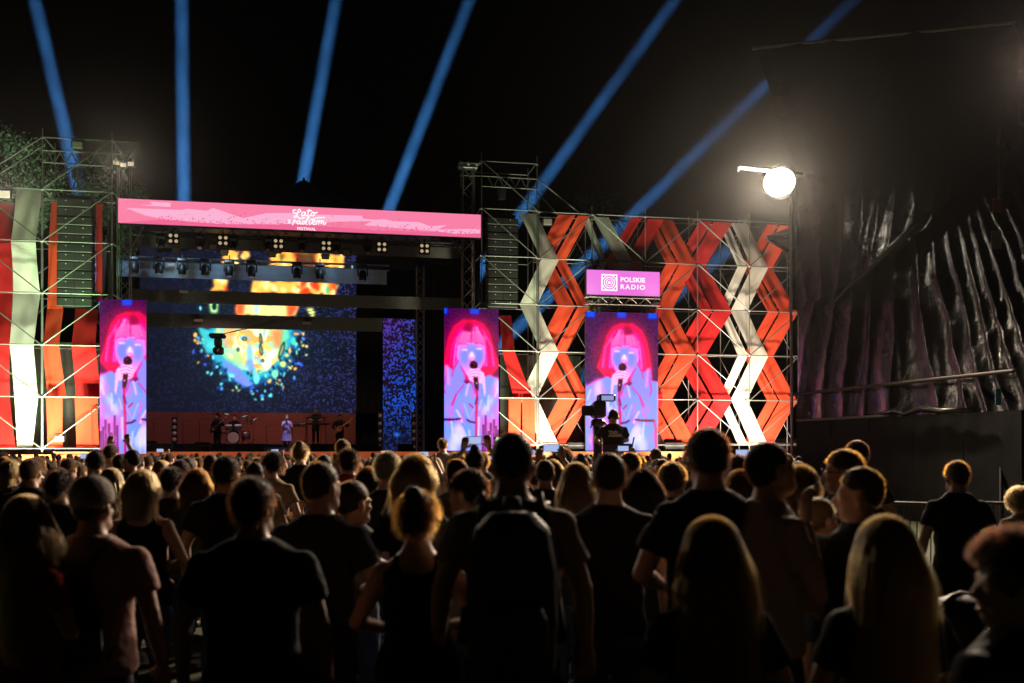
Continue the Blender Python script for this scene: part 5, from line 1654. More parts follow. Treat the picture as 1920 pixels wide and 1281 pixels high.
    if sleeve <= 0:       # tank top: open shoulders
        tr = [q for q in tr if q[2] < 1.40]
        Tm.rings(tr, 20)
        for s in (-1, 1):
            Tm.tube([(s * sh * .60, .085, 1.33), (s * sh * .56, .03, 1.465), (s * sh * .56, -.06, 1.455), (s * sh * .62, -.10, 1.33)], .019, 8, flat=(1.2, .7))
    else:
        tr.append((0, -.008, 1.485, .082, .074))
        Tm.rings(tr, 20)
        for shp, el, wr, ar in arms:
            Tm.ell(shp, (.066 * ar, .072 * ar, .066 * ar))
            if sleeve <= 1:
                e = lerp3(shp, el, sleeve)
                Tm.tube([shp, lerp3(shp, el, sleeve * .5), e], [.062 * ar, .066 * ar, .069 * ar], 12)
            else:
                Tm.tube([shp, lerp3(shp, el, .5), el], [.070 * ar, .066 * ar, .055 * ar], 12); Tm.ell(el, (.056,) * 3)
                Tm.tube([el, lerp3(el, wr, .92)], [.055 * ar, .040 * ar], 12)
    top = remesh(Tm, voxel * 1.25, 3, wr_)
    # trousers or shorts
    bot = None
    if dress is None or dress > .6:
        Q = MB()
        Q.rings([(0, 0, .84, hi * .95 + .012, .118 * dep), (0, 0, .93, hi + .010, .122 * dep), (0, 0, 1.0, hi * .93 + .008, .112 * dep)], 20)
        Q.ell((0, 0, .85), (hi * .95 + .010, .118 * dep, .09))
        for hp, kn, an in legs:
            Q.tube([hp, lerp3(hp, kn, .4), lerp3(hp, kn, .96)], [.098, .092, .076 if short_legs else .066], 12)
            if not short_legs:
                Q.ell(kn, (.066,) * 3); Q.tube([kn, lerp3(kn, an, .4), lerp3(kn, an, .97)], [.066, .064, .056], 12)
        bot = remesh(Q, voxel * 1.3, 3, wr_, ('trousers', f, bulk, seat, short_legs))
    shoe = MB()
    for hp, kn, an in legs:
        s = 1 if an[0] > 0 else -1
        shoe.tube([(an[0], an[1] - .065, an[2] - .052), (an[0], an[1] + .02, an[2] - .040), (an[0] + s * .01, an[1] + .10, an[2] - .050), (an[0] + s * .018, an[1] + .19, an[2] - .062)], [.036, .046, .042, .026], 10)
    shoe = remesh(shoe, .012, 2, None, ('shoes', seat))
    VAR[key] = dict(body=body, top=top, bot=bot, shoe=shoe, yaw=yaw, pitch=pitch, hs=hs, seat=seat, dress=dress)
    for k in ('body', 'top', 'bot', 'shoe'):
        if VAR[key][k] is not None: VAR[key][k].name = key + '_' + k
    return VAR[key]

# ---- hair: a cap mesh and strands, both around the head centre
HAIR = {}
def hairline(v):
    """1 where hair grows: high at the forehead, low at the nape"""
    t = min(1, max(0, (v[1] + .10) / .19))
    zl = -.075 + .135 * (t ** 1.3)
    if abs(v[0]) > .055 and -.03 < v[1] < .05: zl = max(zl, .010)
    return min(1, max(0, (v[2] - zl) / .02))
def hair(key, kind, length=.02, nstr=1700, seed=0, thick=1.0, rough=.3):
    r_ = random.Random(seed); rs = np.random.RandomState(seed + 1)
    ex = {'short': .007, 'crop': .003, 'curly': .028, 'long': .018, 'bob': .018, 'bun': .008, 'messy': .014}[kind] * thick
    RX, RY, RZ = .077 + ex, .094 + ex, .090 + ex
    C = Vector((0, -.012, .035))
    mb = MB()
    seg, rng = 28, 20
    vs = []
    def cap_point(ph, t):
        d = Vector((math.sin(ph) * math.cos(t), math.sin(ph) * math.sin(t), math.cos(ph)))
        p = C + Vector((d.x * RX, d.y * RY, d.z * RZ))
        return p, d
    mb.ell((0, 0, 0), (1, 1, 1), seg, rng)
    nv = []
    for v in mb.v:
        d = Vector(v)
        p = C + Vector((d.x * RX, d.y * RY, d.z * RZ * (1.28 if d.z < 0 else 1)))
        h = hairline(p)
        k = (.80 + .20 * h) * (.90 if kind in ('long', 'bob') else 1.0)
        am = {'curly': .020, 'messy': .012}.get(kind, .004)
        q = C + (p - C) * k
        q += d * h * am * mnoise.noise(d * (3.2 if kind == 'curly' else 4.5) + Vector((seed, 0, 0)))
        nv.append(tuple(q))
    mb.v = nv
    if kind in ('long', 'bob'):
        Ln = length
        rg = []
        for j in range(9):
            v = j / 8
            z = .03 - (Ln + .03) * v
            wv = .074 + .034 * math.sin(min(1, v * 1.6) * math.pi / 2) - (.030 * max(0, v - .6) if kind == 'long' else .0)
            cyv = -.042 - .055 * min(1, v * 2.2) * (1 if kind == 'long' else .4)
            rg.append((0, cyv, z, (wv - .014) * thick, .046 - .016 * v))
        mb.rings(rg[::-1], 22)
        me = remesh(mb, .011, 3, lambda co: .006 * mnoise.noise(Vector((co.x * 40, co.y * 40, co.z * 4 + seed))) + .006 * mnoise.noise(Vector((co.x * 12, co.y * 12, co.z * 3 + seed))))
    elif kind == 'bun':
        mb.ell((0, -.075, .125), (.042, .042, .040), 14, 10)
        me = remesh(mb, .010, 2, lambda co: .004 * mnoise.noise(Vector((co.x * 40, co.y * 40, co.z * 14))))
    else:
        me = mb.mesh('hair', True)
    me.name = 'hair_' + key
    # strands
    npt = 10 if kind in ('long', 'bob') else 6
    P = np.zeros((nstr, npt, 3), np.float32); Rr = np.zeros((nstr, npt), np.float32)
    base = {'short': .0009, 'crop': .0008}.get(kind, .0011)
    n_ok = 0; tries = 0
    while n_ok < nstr and tries < nstr * 12:
        tries += 1
        zc = r_.uniform(-.75, 1); tt = r_.uniform(0, 2 * math.pi); sn = math.sqrt(1 - zc * zc)
        d = Vector((sn * math.cos(tt), sn * math.sin(tt), zc))
        p = C + Vector((d.x * RX, d.y * RY, d.z * RZ * (1.28 if d.z < 0 else 1)))
        if hairline(p) < .5: continue
        if kind in ('long', 'bob'):
            end_z = -length * r_.uniform(.82, 1.08)
            ang = math.atan2(p.y + .03, p.x)
            x0 = max(-1, min(1, p.x / .09)); fan = r_.gauss(0, .10)
            wv = (.100 if kind == 'long' else .108) * thick
            tx = (x0 * .95 + fan) * wv
            tx = max(-wv * 1.08, min(wv * 1.08, tx))
            edge = math.sqrt(max(0, 1 - min(1, (tx / wv) ** 2)))
            backy = -.095 if kind == 'long' else -.062
            ty = backy - .050 * edge * r_.uniform(.6, 1.1) if p.y < .03 or abs(p.x) < .05 else backy + .045
            cl_ = math.floor(ang * 5.0 + r_.uniform(-.25, .25)); w1, w2 = cl_ * 2.4 + r_.gauss(0, .25), cl_ * 1.7 + r_.gauss(0, .25)
            fly = r_.gauss(0, .03) if r_.random() < .10 else r_.gauss(0, .004); wav = .011 if kind == 'long' else .006
            end_z *= 1 + .10 * math.sin(cl_ * 3.1)
            for j in range(npt):
                v = j / (npt - 1)
                s = min(1, v * 2.4); s = s * s * (3 - 2 * s)
                x = p.x * (1 - s) + tx * s; y = p.y * (1 - s) + ty * s
                zz_ = p.z * (1 - v) + end_z * v
                bulge = .020 * math.sin(math.pi * min(1, v * 2.2)) * (1 if v < .46 else 0)
                x += d.x * bulge + wav * math.sin(v * 8 + w1) * v + fly * v; y += d.y * bulge + wav * math.sin(v * 7 + w2) * v - abs(fly) * v * .6
                P[n_ok, j] = (x, y, zz_)
                Rr[n_ok, j] = base * (1 - .6 * v)
        else:
            L = length * r_.uniform(.5, 1.25)
            dirv = d * (1.0 if kind in ('curly', 'messy') else .75) + Vector((r_.gauss(0, rough), r_.gauss(0, rough) - .15, r_.gauss(0, rough) - .25))
            dirv.normalize()
            w1 = r_.uniform(0, 6.28); e1 = dirv.orthogonal().normalized(); e2 = dirv.cross(e1)
            for j in range(npt):
                v = j / (npt - 1)
                q = p - d * .006 + dirv * L * v + Vector((0, -.004, -.012 if kind != 'crop' else 0)) * (v * v) * (L / .03)
                if kind == 'curly':
                    q = p + d * L * v * .75 + e1 * .011 * math.sin(v * 9 + w1) * v ** .5 + e2 * .011 * math.cos(v * 9 + w1) * v ** .5
                P[n_ok, j] = q; Rr[n_ok, j] = base * (1 - .7 * v)
        n_ok += 1
    P, Rr = P[:n_ok], Rr[:n_ok]
    cu = bpy.data.hair_curves.new('strands_' + key)
    cu.add_curves([npt] * n_ok)
    cu.attributes['position'].data.foreach_set('vector', P.ravel())
    ra = cu.attributes.get('radius') or cu.attributes.new('radius', 'FLOAT', 'POINT')
    ra.data.foreach_set('value', Rr.ravel())
    HAIR[key] = (me, cu)

def ob_mats(o, ms):
    """materials on the object, so that copies can share one mesh"""
    for k, m in enumerate(ms):
        o.material_slots[k].link = 'OBJECT'
        o.material_slots[k].material = m
def ensure_slots(data, n_):
    while len(data.materials) < n_:
        data.materials.append(None)

def person(label, var, loc, scale, rz, hair_key, hair_col, top, bottom='denim', skin=0, group=None, strands=True, lift=0.0, name='person', shoes=True):
    V = VAR[var]
    o = bpy.data.objects.new(name, V['body'])
    ensure_slots(V['body'], 4)
    COL.objects.link(o)
    o.matrix_basis = Matrix.Translation(Vector((loc[0], loc[1], lift))) @ Matrix.Rotation(rz, 4, 'Z') @ Matrix.Scale(scale, 4)
    ob_mats(o, [SKINS[skin], M_EYE, M_IRIS, M_LIPS])
    tag(o, label, 'person', group)
    def child(nm, data, m, mtx=None):
        ensure_slots(data, 1)
        c = bpy.data.objects.new(nm, data); COL.objects.link(c); c.parent = o
        if mtx is not None: c.matrix_basis = mtx
        ob_mats(c, [m]); return c
    child('dress' if V['dress'] is not None and V['dress'] < .6 else 'shirt', V['top'], CL[top])
    if V['bot'] is not None: child('trousers', V['bot'], CL[bottom])
    if shoes: child('shoes', V['shoe'], M_SHOE)
    if hair_key:
        hm = Matrix.Translation((0, .015, 1.60)) @ Matrix.Rotation(V['yaw'], 4, 'Z') @ Matrix.Rotation(-V['pitch'], 4, 'X') @ Matrix.Scale(V['hs'], 4)
        me, cu = HAIR[hair_key]
        h = child('hair', me, HAIRM[hair_col][1], hm)
        if strands:
            s = child('hair_strands', cu, HAIRM[hair_col][0], Matrix())
            s.parent = h
    return o

variant('man', 'm', 'down'); variant('man_bent', 'm', 'bent', yaw=-.25); variant('man_left', 'm', 'bent', yaw=1.0); variant('man_right', 'm', 'onehand', yaw=.1, pitch=-.28)
variant('man_phone', 'm', 'raised', pitch=.1); variant('man_big', 'm', 'down', yaw=-.15, bulk=1.1)
variant('woman', 'f', 'down'); variant('woman_bent', 'f', 'bent', yaw=.2); variant('woman_tank', 'f', 'bent', yaw=-.2, sleeve=0); variant('woman_phone', 'f', 'raised', pitch=.1); variant('woman_left', 'f', 'bent', yaw=1.1)
variant('child', 'm', 'bent', yaw=-.5, hs=1.22, bulk=.92); variant('toddler', 'm', 'bent', yaw=-.9, hs=1.75, bulk=1.12, short_legs=True)
variant('seated', 'm', 'reach', yaw=.35, seat=True, bulk=1.05); variant('man_shorts', 'm', 'down', short_legs=True)
hair('short', 'short', .022, 2200, 1); hair('crop', 'crop', .010, 2200, 2); hair('messy', 'messy', .045, 2000, 3, rough=.5); hair('curly', 'curly', .036, 2200, 4); hair('long', 'long', .46, 4500, 5); hair('longwide', 'long', .52, 6500, 6, 1.15); hair('bob', 'bob', .19, 2000, 7); hair('bun', 'bun', .02, 1600, 8, rough=.4); hair('updo', 'bun', .032, 2600, 9, 1.9, rough=.55)

FG = 'spectators in the nearest rows'
def stand(label, px, ytop, D, var, hk, hc, top, bottom='denim', rz=0.0, skin=0, group=FG, kid=False, strands=True):
    x = (px - W / 2) / F * D
    ztop = EYE + (HOR - ytop) / F * D
    hh = 1.75 + (.02 if hk in ('curly', 'updo', 'messy') else .0)
    V = VAR[var]
    hh = 1.60 + .138 * V['hs'] + (.02 if hk in ('curly', 'updo', 'messy') else .008)
    PLACED.append((x, D))
    return person(label, var, (x, D), ztop / hh, rz, hk, hc, top, bottom, skin, group, strands)
PLACED = []
stand('blond woman with long hair and bare arms cut by the left edge', 42, 926, 3.9, 'woman_left', 'longwide', 'blond', 'red', rz=-.3)
cap_man = stand('man in a pale cap and dusty pink shirt with dark drawstring bag', 172, 893, 4.1, 'man_big', 'crop', 'brown', 'pink', 'charcoal', skin=1)
stand('woman with blond bob in a black sleeveless top', 268, 878, 5.9, 'woman_tank', 'bob', 'blond', 'black')
stand('dark-haired person behind the man in the cap', 112, 877, 6.9, 'man', 'messy', 'dark', 'charcoal')
stand('man in dark shirt with short brown hair, left part of the crowd', 57, 856, 8.2, 'man', 'short', 'brown', 'charcoal')
stand('tall dark-haired man in black behind the big-headed man', 424, 850, 6.4, 'man', 'short', 'dark', 'black')
stand('broad man in a black T-shirt, centre left foreground', 474, 886, 3.75, 'man_big', 'short', 'dark', 'black', 'charcoal', skin=1)
stand('man in a dark polo shirt turning right, ear showing', 600, 858, 4.5, 'man_bent', 'crop', 'brown', 'charcoal', 'charcoal', rz=-.25)
stand('boy in a pale grey T-shirt with lit right ear', 661, 895, 5.6, 'child', 'crop', 'brown', 'grey', rz=-.2)
stand('girl with brown bob between the boy and grey-haired man', 690, 873, 7.6, 'woman', 'bob', 'brown', 'charcoal')
stand('grey-haired man facing right above the girl with brown bob', 727, 842, 6.4, 'man_bent', 'short', 'grey', 'charcoal')
stand('woman with shoulder-length hair glowing on the right side', 778, 848, 5.1, 'woman_bent', 'bob', 'auburn', 'black', rz=-.5)
stand('woman with tousled pinned-up hair in a black strappy dress', 783, 912, 4.0, 'woman_tank', 'updo', 'brown', 'black', 'black')
stand('dark-haired man in grey shirt looking left, left of the backpack man', 876, 874, 4.8, 'man_left', 'short', 'dark', 'grey')
bp_man = stand('tall man in a beige shirt carrying a big black backpack', 960, 801, 3.9, 'man', 'crop', 'dark', 'beige', 'charcoal')
stand('woman with long fair hair right of the backpack man', 1080, 865, 5.9, 'woman', 'long', 'blond', 'charcoal')
stand('man in a black T-shirt right of the backpack man', 1142, 842, 4.7, 'man', 'crop', 'dark', 'black', 'charcoal')
stand('woman with round dark bob behind the tall man in black', 1205, 877, 5.5, 'woman', 'bob', 'dark', 'charcoal')
stand('boy with short hair below the wide portrait screen', 1263, 862, 7.2, 'child', 'short', 'brown', 'charcoal')
stand('tallest man in black T-shirt with bristly hair below the scaffold', 1329, 795, 4.2, 'man_bent', 'short', 'dark', 'black', 'charcoal', rz=.2)
stand('man in a grey T-shirt looking down right, hand raised to face', 1440, 818, 4.15, 'man_right', 'crop', 'dark', 'beige', 'charcoal', rz=-1.3)
stand('long-haired woman with glowing golden hair, middle of the right foreground', 1336, 966, 2.95, 'woman', 'longwide', 'auburn', 'black', 'black', rz=.05)
stand('long-haired woman with glowing golden hair, right foreground', 1662, 964, 2.95, 'woman', 'longwide', 'blond', 'black', 'black')
stand('man with cropped hair looking left, above the rightmost long-haired woman', 1614, 868, 4.2, 'man_left', 'crop', 'brown', 'charcoal', rz=.2)
specs_man = stand('man with swept hair and glasses looking left', 1582, 838, 5.5, 'man_left', 'short', 'brown', 'charcoal', rz=.25)
stand('dark-haired man behind the man with glasses', 1607, 822, 8.2, 'man', 'short', 'dark', 'charcoal')
stand('man in black T-shirt standing alone by the barrier', 1795, 860, 7.2, 'man_shorts', 'short', 'brown', 'black', 'black')
stand('curly child in a pale top at the right edge', 1912, 915, 9.0, 'child', 'curly', 'blond', 'grey', kid=True)
stand('curly-haired person in near right corner facing left', 1905, 996, 2.5, 'man_left', 'curly', 'dark', 'charcoal', 'charcoal', rz=.5)
mother = stand('woman with fair hair holding the toddler', 1497, 868, 5.0, 'woman_left', 'bob', 'auburn', 'black', rz=-1.9)
tx, td = (1537 - W / 2) / F * 4.55, 4.55
person('toddler with pale short hair in a green top, carried on an arm', 'toddler', (tx, td), .92 / 1.85, -.2, 'crop', 'blond', 'green', 'denim', 0, FG, True, EYE + (HOR - 928) / F * td - .92)
stand('woman with long fair hair behind the woman with blond bob', 208, 876, 7.6, 'woman', 'long', 'blond', 'white')
stand('dark-haired man between blond bob and tall man in black', 322, 872, 7.6, 'man', 'messy', 'dark', 'charcoal')
stand('person with brown hair left of the tall man in black', 370, 877, 7.0, 'woman', 'bob', 'brown', 'olive')
stand('bald man in a navy shirt below the singer', 518, 843, 12.5, 'man_big', None, None, 'navy', skin=0)
stand('woman with hair up, dark top, just right of the bald man', 563, 827, 12.0, 'woman', 'updo', 'auburn', 'black')
stand('man in grey T-shirt standing above the crowd below the guitarist', 643, 821, 13.0, 'man_bent', 'short', 'brown', 'grey')
stand('man in a pale shirt raising his arms below left portrait screen', 207, 831, 13.0, 'man_phone', 'short', 'brown', 'white')
stand('man in light blue shirt standing below the middle portrait screen', 830, 820, 19.0, 'man', 'short', 'brown', 'grey')
stand('woman filming with raised arms left of the backpack man', 890, 838, 9.0, 'woman_phone', 'bun', 'dark', 'white')
stand('curly-haired man in white right of the backpack man', 1054, 840, 10.5, 'man_bent', 'curly', 'dark', 'white')
stand('short-haired man with his back lit, left of the curly-haired man', 1022, 858, 8.0, 'man', 'crop', 'brown', 'charcoal')
stand('man in a white shirt below the right edge of portrait screen', 1230, 838, 14.0, 'man_big', 'crop', 'brown', 'white')
stand('woman with dark hair under the cameraman platform', 1088, 853, 9.5, 'woman', 'bun', 'dark', 'black')
stand('person with ruffled dark hair right of the tallest man', 1383, 850, 8.4, 'man', 'messy', 'dark', 'charcoal')
stand('woman in front of the scaffold wall right of tallest man', 1388, 878, 6.2, 'woman', 'bob', 'brown', 'charcoal')

# procedural rows of the crowd behind them
ZONES = [(60, 'the far left scaffold'), (180, 'the left speaker array'), (280, 'the left portrait screen'), (390, 'the drum kit'), (500, 'the LED wall centre'), (600, 'the singer'), (700, 'the guitarist'), (800, 'the blue LED column'), (940, 'the mirrored screen'), (1095, 'the white streamer'), (1240, 'the wide portrait screen'), (1400, 'the red streamers'), (1520, 'the scaffold end')]
rc = random.Random(77)
cands = []
D = 8.6
row = 0
while D < 36.0:
    x = -.515 * D - .3; xr = min(.285 * D, 8.0 if D > 26 else .30 * D)
    sp_ = rc.uniform(.62, .8) * (1.0 if D < 16 else 1.12)
    x += rc.random() * sp_
    while x < xr:
        cands.append((x + rc.gauss(0, .09), D + rc.gauss(0, .18), row))
        x += sp_ * rc.uniform(.8, 1.25)
    D += 1.05 if D < 16 else 1.2
    row += 1
far = []
PHONES = []
ROWS = []
count = 0
for (x, D, row) in cands:
    if any((x - a) ** 2 + (D - b) ** 2 < .4 ** 2 for a, b in PLACED): continue
    px = W / 2 + x / D * F
    if abs(px - 1150) < 60 * 17 / D and 15.6 < D < 19.6: continue     # camera platform
    if D > 9 and rc.random() < .06: continue
    f = rc.random() < .45
    z = rc.gauss(1.585 if f else 1.665, .05) - (.05 if D > 14 else 0) - (.06 if D > 21 else 0)
    if rc.random() < .06: z = rc.uniform(1.25, 1.5)
    z = min(z, 1.735 if D < 12 else (1.67 if D < 20 else 1.60))
    if count >= 236 or D > 22.5:
        far.append((x, D, z, f)); continue
    zone = next((nm for lim, nm in ZONES if px < lim), ZONES[-1][1])
    hk = rc.choice(['long', 'bob', 'bun', 'long', 'bob']) if f else rc.choice(['short', 'crop', 'short', 'crop', 'short', 'messy'])
    hc = rc.choice(['dark', 'brown', 'brown', 'dark', 'blond', 'auburn', 'brown'] if f else ['dark', 'brown', 'dark', 'brown', 'dark'])
    top = rc.choice(['black', 'charcoal', 'white', 'grey', 'navy', 'beige', 'red', 'blue', 'olive', 'black', 'tan'])
    var = rc.choice(['woman', 'woman_bent', 'woman_tank', 'woman', 'woman_phone'] if f else ['man', 'man_bent', 'man', 'man_big', 'man_left', 'man_right', 'man_phone'])
    if var.endswith('phone') and rc.random() < .45: var = 'woman' if f else 'man'
    depth = 'middle rows' if D < 13.5 else 'rear rows'
    lab = '%s %s hair, %s top, %s below %s' % ({'woman': 'woman', 'man': 'man'}['woman' if f else 'man'] + ' with', {'long': 'long ', 'bob': 'bobbed ', 'bun': 'pinned-up ', 'short': 'short ', 'crop': 'cropped ', 'messy': 'tousled ', 'curly': 'curly '}[hk] + hc, top, depth, zone)
    V = VAR[var]; hh = 1.60 + .138 * V['hs'] + .01
    if var.endswith('phone'): PHONES.append((x, D, z / hh, zone))
    ROWS.append((lab, D, px, person(lab, var, (x, D), z / hh, rc.gauss(0, .4), hk, hc, top, rc.choice(['denim', 'charcoal', 'black', 'tan']), rc.randrange(3), 'spectators in the %s' % depth, D < 20)))
    count += 1

same = {}
for r_ in ROWS: same.setdefault(r_[0], []).append(r_)
for lab, rs_ in same.items():
    if len(rs_) == 2:
        rs_.sort(key=lambda r_: r_[2])
        for r_, w_ in zip(rs_, ('left one', 'right one')):
            r_[3]['label'] = (lab + ', ' + w_) if len(lab.split()) <= 14 else lab
# the packed front of the crowd, too small to tell apart
def lowpoly():
    mb = MB()
    mb.rings([(0, 0, .0, .12, .10), (0, 0, .5, .13, .10), (0, 0, .95, .17, .12), (0, 0, 1.3, .20, .12), (0, 0, 1.42, .17, .10), (0, 0, 1.48, .06, .06), (0, 0, 1.53, .055, .055)], 10, 0)
    mb.ell((0, .01, 1.62), (.078, .095, .12), 10, 8, 1)
    mb.ell((0, -.012, 1.645), (.088, .104, .115), 10, 8, 2)
    for s in (-1, 1):
        mb.tube([(s * .2, 0, 1.39), (s * .26, 0, 1.12), (s * .22, .1, .95)], [.055, .042, .03], 6, 0)
    return mb
lp = lowpoly()
LV = np.array(lp.v); 
mb = MB(); mats_ = [clothes('black', ()), clothes('white', ()), clothes('grey', ()), clothes('navy', ()), clothes('beige', ()), clothes('red', ()), SKINS[0], SKINS[1], HAIRM['dark'][1], HAIRM['brown'][1], HAIRM['blond'][1]]
for (x, D, z, f) in far:
    s = z / 1.76; a = rc.gauss(0, .3); ca, sa = math.cos(a), math.sin(a)
    v = LV * s
    wv = np.stack([v[:, 0] * ca - v[:, 1] * sa + x, v[:, 0] * sa + v[:, 1] * ca + D, v[:, 2]], 1)
    o0 = len(mb.v); mb.v.extend(map(tuple, wv)); mb.f.extend([tuple(i + o0 for i in f_) for f_ in lp.f])
    mm = (rc.randrange(6), 6 + rc.randrange(2), 8 + rc.choice([0, 1, 0, 1, 2]))
    mb.mi.extend([mm[i] for i in lp.mi])
if far:
    o = mb.build('distant_crowd', mats_, None, True); tag(o, 'packed front rows of the crowd at the foot of the stage', 'crowd', None, 'stuff')
print('PEOPLE individuals', count + len(PLACED), 'far', len(far))
# ------------------------------------------------------------------ what the people wear and carry
M_BAG = mat('black_nylon', (.010, .010, .011), .6, vary=.3, vscale=12, bump=.4, bscale=120)
def local(o, x, y, z):
    return o.matrix_basis @ Vector((x, y, z))
def in_person(o, mb, name, m, parent=None, smooth=True, voxel=None):
    """mesh given in the person's own frame (1.75 m figure), put in the world"""
    me = remesh(mb, voxel, 3) if voxel else mb.mesh(name, smooth)
    me.name = name
    me.transform(o.matrix_basis); me.materials.append(m)
    return put(name, me, parent)
# backpack
b = thing('backpack', 'big black backpack worn by the tall man in beige', 'backpack', local(bp_man, 0, -.2, .85), 0)
mb = MB(); mb.rings([(0, -.23, .83, .12, .07), (0, -.245, .87, .155, .10), (0, -.25, 1.05, .165, .115), (0, -.245, 1.25, .160, .105), (0, -.23, 1.38, .135, .085), (0, -.20, 1.44, .08, .05)], 20)
in_person(bp_man, mb, 'main_compartment', M_BAG, b, voxel=.013)
mb = MB(); mb.rings([(0, -.34, .90, .10, .035), (0, -.355, .95, .125, .05), (0, -.36, 1.08, .125, .05), (0, -.345, 1.14, .10, .035)], 18)
in_person(bp_man, mb, 'front_pocket', M_BAG, b, voxel=.012)
for s in (-1, 1):
    mb = MB(); mb.tube([(s * .10, -.14, 1.40), (s * .11, -.06, 1.475), (s * .115, .05, 1.455), (s * .13, .13, 1.30), (s * .16, .10, 1.08), (s * .17, -.10, .95)], [.02] * 6, 8, flat=(1.7, .5))
    in_person(bp_man, mb, 'shoulder_strap', M_BAG, b)
mb = MB(); mb.tube([(-.03, -.19, 1.44), (-.025, -.18, 1.485), (.025, -.18, 1.485), (.03, -.19, 1.44)], .007, 6); in_person(bp_man, mb, 'grab_loop', M_BAG, b)
# drawstring bag and cap
b = thing('drawstring_bag', 'dark drawstring bag on the back of the man in the cap', 'bag', local(cap_man, 0, -.18, .9), 0)
mb = MB(); mb.rings([(0, -.16, .93, .10, .025), (0, -.175, .97, .125, .045), (0, -.18, 1.10, .12, .05), (0, -.165, 1.24, .08, .03), (0, -.15, 1.30, .035, .018)], 16)
in_person(cap_man, mb, 'pouch', M_BAG, b, voxel=.012)
for s in (-1, 1):
    mb = MB(); mb.tube([(s * .02, -.155, 1.30), (s * .085, -.125, 1.42), (s * .10, -.05, 1.475), (s * .13, .08, 1.43), (s * .17, .10, 1.2), (s * .13, -.14, .96)], .006, 6); in_person(cap_man, mb, 'cord', M_BAG, b)
c = thing('cap', 'pale cloth cap on the man with the drawstring bag', 'cap', local(cap_man, 0, 0, 1.65), 0)
M_CAP = mat('pale_cap_cloth', (.30, .25, .22), .9, vary=.25, vscale=20, bump=.4, bscale=60)
Rc = Matrix.Rotation(VAR['man_big']['yaw'], 3, 'Z')
mb = MB(); mb.ell((0, 0, 0), (.094, .112, .098), 24, 16)
mb.v = [tuple(Rc @ Vector((x, y - .012, max(z, -.028 if y > -.03 else -.05))) + Vector((0, .015, 1.655))) for x, y, z in mb.v]
in_person(cap_man, mb, 'crown', M_CAP, c)
mb = MB(); pts = []
for i in range(9):
    t = -1 + 2 * i / 8
    pts += [Rc @ Vector((t * .078, .085 + .012 * (1 - t * t), -.018)) + Vector((0, .015, 1.655)), Rc @ Vector((t * .07, .105 + .07 * (1 - t * t), -.038)) + Vector((0, .015, 1.655))]
mb.add(pts, [(2 * i, 2 * i + 2, 2 * i + 3, 2 * i + 1) for i in range(8)]); mb.add([p - Vector((0, 0, .006)) for p in pts], [(2 * i, 2 * i + 1, 2 * i + 3, 2 * i + 2) for i in range(8)])
in_person(cap_man, mb, 'peak', M_CAP, c)
mb = MB(); mb.ell((0, .003, 1.756), (.010, .010, .006), 8, 6); in_person(cap_man, mb, 'button', M_CAP, c)
# glasses
gz = thing('glasses', 'glasses on the man looking left', 'glasses', local(specs_man, 0, .1, 1.6), 0)
Rg = Matrix.Rotation(VAR['man_left']['yaw'], 3, 'Z')
def gp(x, y, z): return tuple(Rg @ Vector((x, y, z)) + Vector((0, .015, 1.60)))
for s in (-1, 1):
    mb = MB(); mb.tube([gp(s * .034 + .024 * math.cos(a * math.pi / 6), .108, .002 + .02 * math.sin(a * math.pi / 6)) for a in range(13)], .0025, 6); in_person(specs_man, mb, 'rim', M_BLACK, gz)
    mb = MB(); mb.tube([gp(s * .058, .106, .006), gp(s * .078, .05, .006), gp(s * .082, -.02, .0)], .0025, 6); in_person(specs_man, mb, 'temple', M_BLACK, gz)
mb = MB(); mb.tube([gp(-.012, .110, .004), gp(.012, .110, .004)], .0025, 6); in_person(specs_man, mb, 'bridge', M_BLACK, gz)
# phones held up in the crowd
M_SCREEN = mat('phone_screen', (.02, .02, .02), .2, emit=(.45, .55, .9), strength=.9, sample=False)
def phone(label, px, py, D):
    p = at(px, py, D)
    t = thing('phone', label, 'phone', p, 0, 'phones held up in the crowd')
    mb = MB(); mb.box(p, (.15, .009, .078), 0, bevel=.004); mb.build('case', M_BLACK, t)
    mb = MB(); mb.box(p - Vector((0, .0062, 0)), (.138, .002, .066), 0); mb.build('screen', M_SCREEN, t)
phone('glowing phone held up below the right portrait screen', 1187, 853, 13.2)
phone('glowing phone held up by the filming woman', 889, 826, 9.4)
for k_, (x_, d_, s_, zn) in enumerate(PHONES[:12]):
    p_ = Vector((x_, d_ + .27 * s_, 1.845 * s_))
    t = thing('phone', '%s lit phone held up in raised hands, below %s' % (ORD[k_], zn), 'phone', p_, 0, 'phones held up in the crowd')
    mb = MB(); mb.box(p_, (.15, .009, .078), 0, bevel=.004); mb.build('case', M_BLACK, t)
    mb = MB(); mb.box(p_ - Vector((0, .0062, 0)), (.138, .002, .066), 0); mb.build('screen', M_SCREEN, t)
# pushchair beside the curly-haired person
pq = at(1806, HOR, 5.2)
t = thing('pushchair', 'dark pushchair with a shiny hood rim near the lower right corner', 'pushchair', (pq.x, pq.y, 0), .5)
def pc_(x, y, z): 
    v_ = Matrix.Rotation(.5, 3, 'Z') @ Vector((x, y, 0)); return Vector((pq.x + v_.x, pq.y + v_.y, z))
mb = MB(); mb.ell((0, 0, 0), (.21, .26, .24), 18, 12)
mb.v = [tuple(pc_(x, y, max(z, -.02) + .72)) for x, y, z in mb.v]; mb.build('hood', M_BAG, t, True)
mb = MB(); mb.tube([pc_(.215 * math.cos(a_), .02, .72 + .245 * math.sin(a_)) for a_ in [math.pi * k / 10 for k in range(11)]], .012, 8); mb.build('hood_rim', M_STEEL, t, True)
mb = MB(); mb.box(pc_(0, 0, .48), (.40, .52, .12), .5, bevel=.05); mb.build('seat', M_BAG, t)
